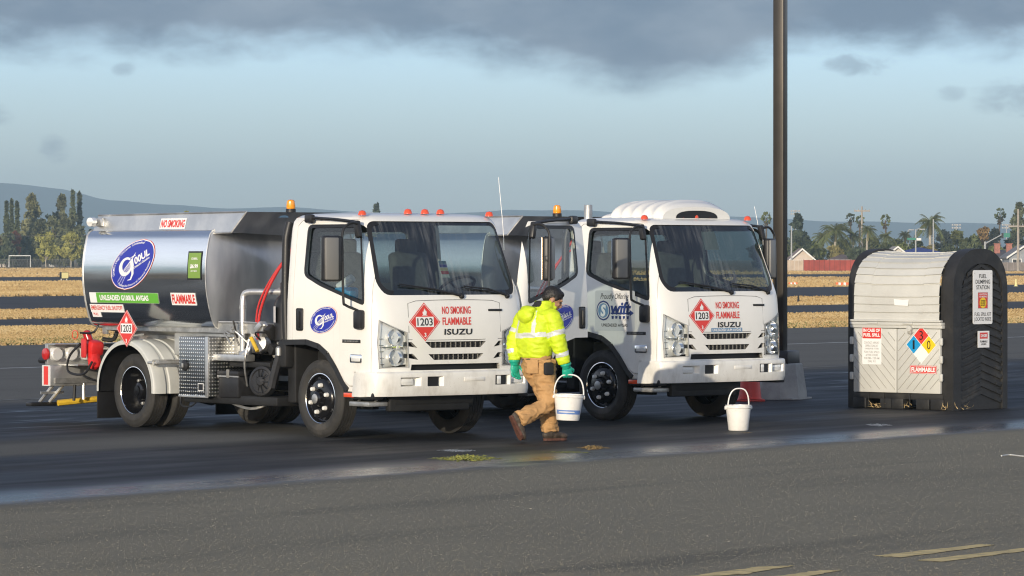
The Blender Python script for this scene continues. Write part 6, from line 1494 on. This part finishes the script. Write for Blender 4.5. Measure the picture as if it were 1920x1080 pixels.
# gloves
def hand(wr, pdir, side_, palm, curl, grip=None):
    """pdir: towards the fingers, side_: towards the thumb, palm: palm normal"""
    d = pdir.normalized(); s = (side_ - d * side_.dot(d)).normalized(); q = d.cross(s); q = q if q.dot(palm) > 0 else -q
    X = Matrix((d, s, q)).transposed().to_4x4(); m = MB(); m.tube([wr - d * .035, wr - d * .01, wr + d * .015], [.052, .042], GLV, 14, 4)
    m.lathe([(.050, -.02), (.060, -.004), (.054, .012), (.046, .02)], GLV, wr - d * .025, d, 18)
    blob(m, wr + d * .052, (.060, .052, .029), X, GLV)
    for i, (off, L, r) in enumerate(((.039, .084, .0138), (.014, .094, .0142), (-.012, .088, .0138), (-.038, .070, .0125))):
        b0 = wr + d * .090 + s * off; pts = [b0 - d * .02, b0]; a = 0; p = b0; c = curl * (1 + .12 * (i - 1.5))
        for k, fr in enumerate((.42, .33, .25)):
            a += c * (.8, 1.1, .9)[k]; p = p + (d * math.cos(a) + q * math.sin(a)) * L * fr; pts.append(p)
        seg_tube(m, pts, [r * 1.1, r * 1.12, r * 1.05, r, r * .8], GLV, 3, 10)
    b0 = wr + d * .025 + s * .038; t1 = b0 + (d * .55 + s * .6 + q * .3).normalized() * .045; t2 = t1 + (d * .75 + s * (.25 - .5 * curl * .6) + q * .55 * min(1, curl + .3)).normalized() * .038
    seg_tube(m, [b0 - d * .02, b0, t1, t2], [.016, .017, .0145, .011], GLV, 3, 10)
    return remeshed(m, 'glove', GLV, man, .006, 1)
HT = V3((.293, -.14, .672))                        # where the bail crosses the palm
hand(J['wr'] + V3((.012, 0, -.015)), HT + V3((-.012, .02, .02)) - J['wr'], V3((.8, .2, .0)), V3((.15, -.5, -.3)) * -1 if False else V3((-.1, .9, 0)), 1.05)
hand(J['wl'] + V3((.0, 0, -.01)), V3((.04, .0, -1)), V3((.75, .5, 0)), V3((.55, -.75, 0)), .45)
# belt, pouch, back pocket
m = MB(); pc = V3((-.02, 0, .765)) + RV * .09 - FV * .137; m.box(pc, (.012, .13, .14), TAN_, .004, frame(-FV + RV * .35)); m.build('back_pocket', man)
m = MB(); vs = []
for z in (.835, .875):
    for i in range(n): t = 2 * PI * i / n; vs.append(V3((-.02, 0, z)) + RV * .178 * math.cos(t) + FV * .142 * math.sin(t))
m.add(vs, [(i, (i + 1) % n, n + (i + 1) % n, n + i) for i in range(n)], DSH); m.build('shirt_hem', man)
m = MB(); m.box(V3((.10, -.19, .745)), (.11, .05, .13), BLK, .02, frame(V3((.75, .5, 0)))); m.build('pouch', man)
bb = bucket('white bucket with a blue band hanging from the hand of the walking person', (PX0 + .293, PD - .14, .222), 0, .118, .146, .265, (.152, .228), True, 0, (0, R(2.5), R(4)))

# ------------------------------------------------------------------ small things on the paving: weeds, foam, grit
MOSS = mat('wet_moss', (.27, .27, .06), .8, var=.4, vscale=12, bump=.01, bscale=40); FOAM = mat('foam_residue', (.42, .43, .42), .7, var=.3, vscale=16); RUST = mat('rusty_weed', (.24, .16, .06), .85, var=.35, vscale=12)
def patch(name, px, py, w, d, m_, h, seed, n=260):
    rng = random.Random(seed); p = G(px, py); m = MB(); ud = V3((.576, .817, 0)); un = V3((.817, -.576, 0))
    for i in range(n):
        a = max(-1, min(1, rng.gauss(0, .45))); b_ = rng.gauss(0, .38) * (1 - a * a * .7); c = p + V3((a * w / 2, 0, 0)) + V3((0, b_ * d / 2, 0)); s = rng.uniform(.010, .024); v = [c + V3((rng.gauss(0, s), rng.gauss(0, s * 2), .002)) for _ in range(3)]; v.append(c + V3((rng.gauss(0, s), 0, h * rng.uniform(.1, .45) * (1 - abs(a))))); m.add(v, [(0, 1, 3), (1, 2, 3), (2, 0, 3)], m_)
    struct(m.build(name), 'stuff')
patch('moss', 875, 860, .62, 1.1, MOSS, .07, 1, 700); patch('foam', 856, 845, .34, .7, FOAM, .014, 2, 150); patch('weeds', 1112, 840, .32, .9, RUST, .05, 3, 260); patch('weeds', 1065, 848, .42, .5, MOSS, .012, 4, 90); patch('foam', 1648, 797, .26, .9, FOAM, .012, 5, 120); patch('weeds', 1400, 812, .1, .3, RUST, .008, 6, 20)
m = MB(); pts = [G(1878, 856), G(1893, 854), G(1908, 855.5), G(1930, 858)]; m.tube([p + V3((0, 0, .006)) for p in pts], .007, mat('string_white', (.55, .55, .52), .7), 6, 6); tag(m.build('string'), 'pale piece of string lying on the asphalt at the right edge', 'string')
def grit():
    rng = random.Random(77); ms = [mat('grit_dark', (.160, .142, .100), .9), mat('grit_mid', (.210, .187, .130), .9), mat('grit_light', (.25, .23, .18), .85)]; V = [[], [], []]
    for i in range(125000):
        y = 23.3 + 22 * rng.random() ** 1.25; x = rng.uniform(-.18, .18) * y
        s = -20.7 - (.817 * x - .576 * y)
        if s > -.75 * rng.random() ** 2 - .02 + .25 * mnoise.noise(Vector((x * 2, y * 2, 0))): continue
        r = rng.uniform(.003, .0065); hgt = r * rng.uniform(.3, .75); a = rng.random() * 6.28; k = (0, 0, 1, 1, 1, 1, 2)[int(rng.random() * 7)]
        if rng.random() < .0012: r *= 2.6; hgt *= 2; k = 2
        p = [(x + r * math.cos(a + 2.09 * j), y + r * math.sin(a + 2.09 * j), .0005) for j in range(3)] + [(x + rng.uniform(-.3, .3) * r, y + rng.uniform(-.3, .3) * r, hgt)]
        V[k].append(p)
    m = MB()
    for k in range(3): m.add([q for p in V[k] for q in p], [t for i in range(len(V[k])) for t in ((4 * i, 4 * i + 1, 4 * i + 3), (4 * i + 1, 4 * i + 2, 4 * i + 3), (4 * i + 2, 4 * i, 4 * i + 3))], ms[k])
    me = bpy.data.meshes.new('grit'); me.from_pydata(m.v, [], m.f)
    for q in m.mats: me.materials.append(q)
    me.polygons.foreach_set('material_index', m.mi); struct(link('grit', me), 'stuff')
grit()
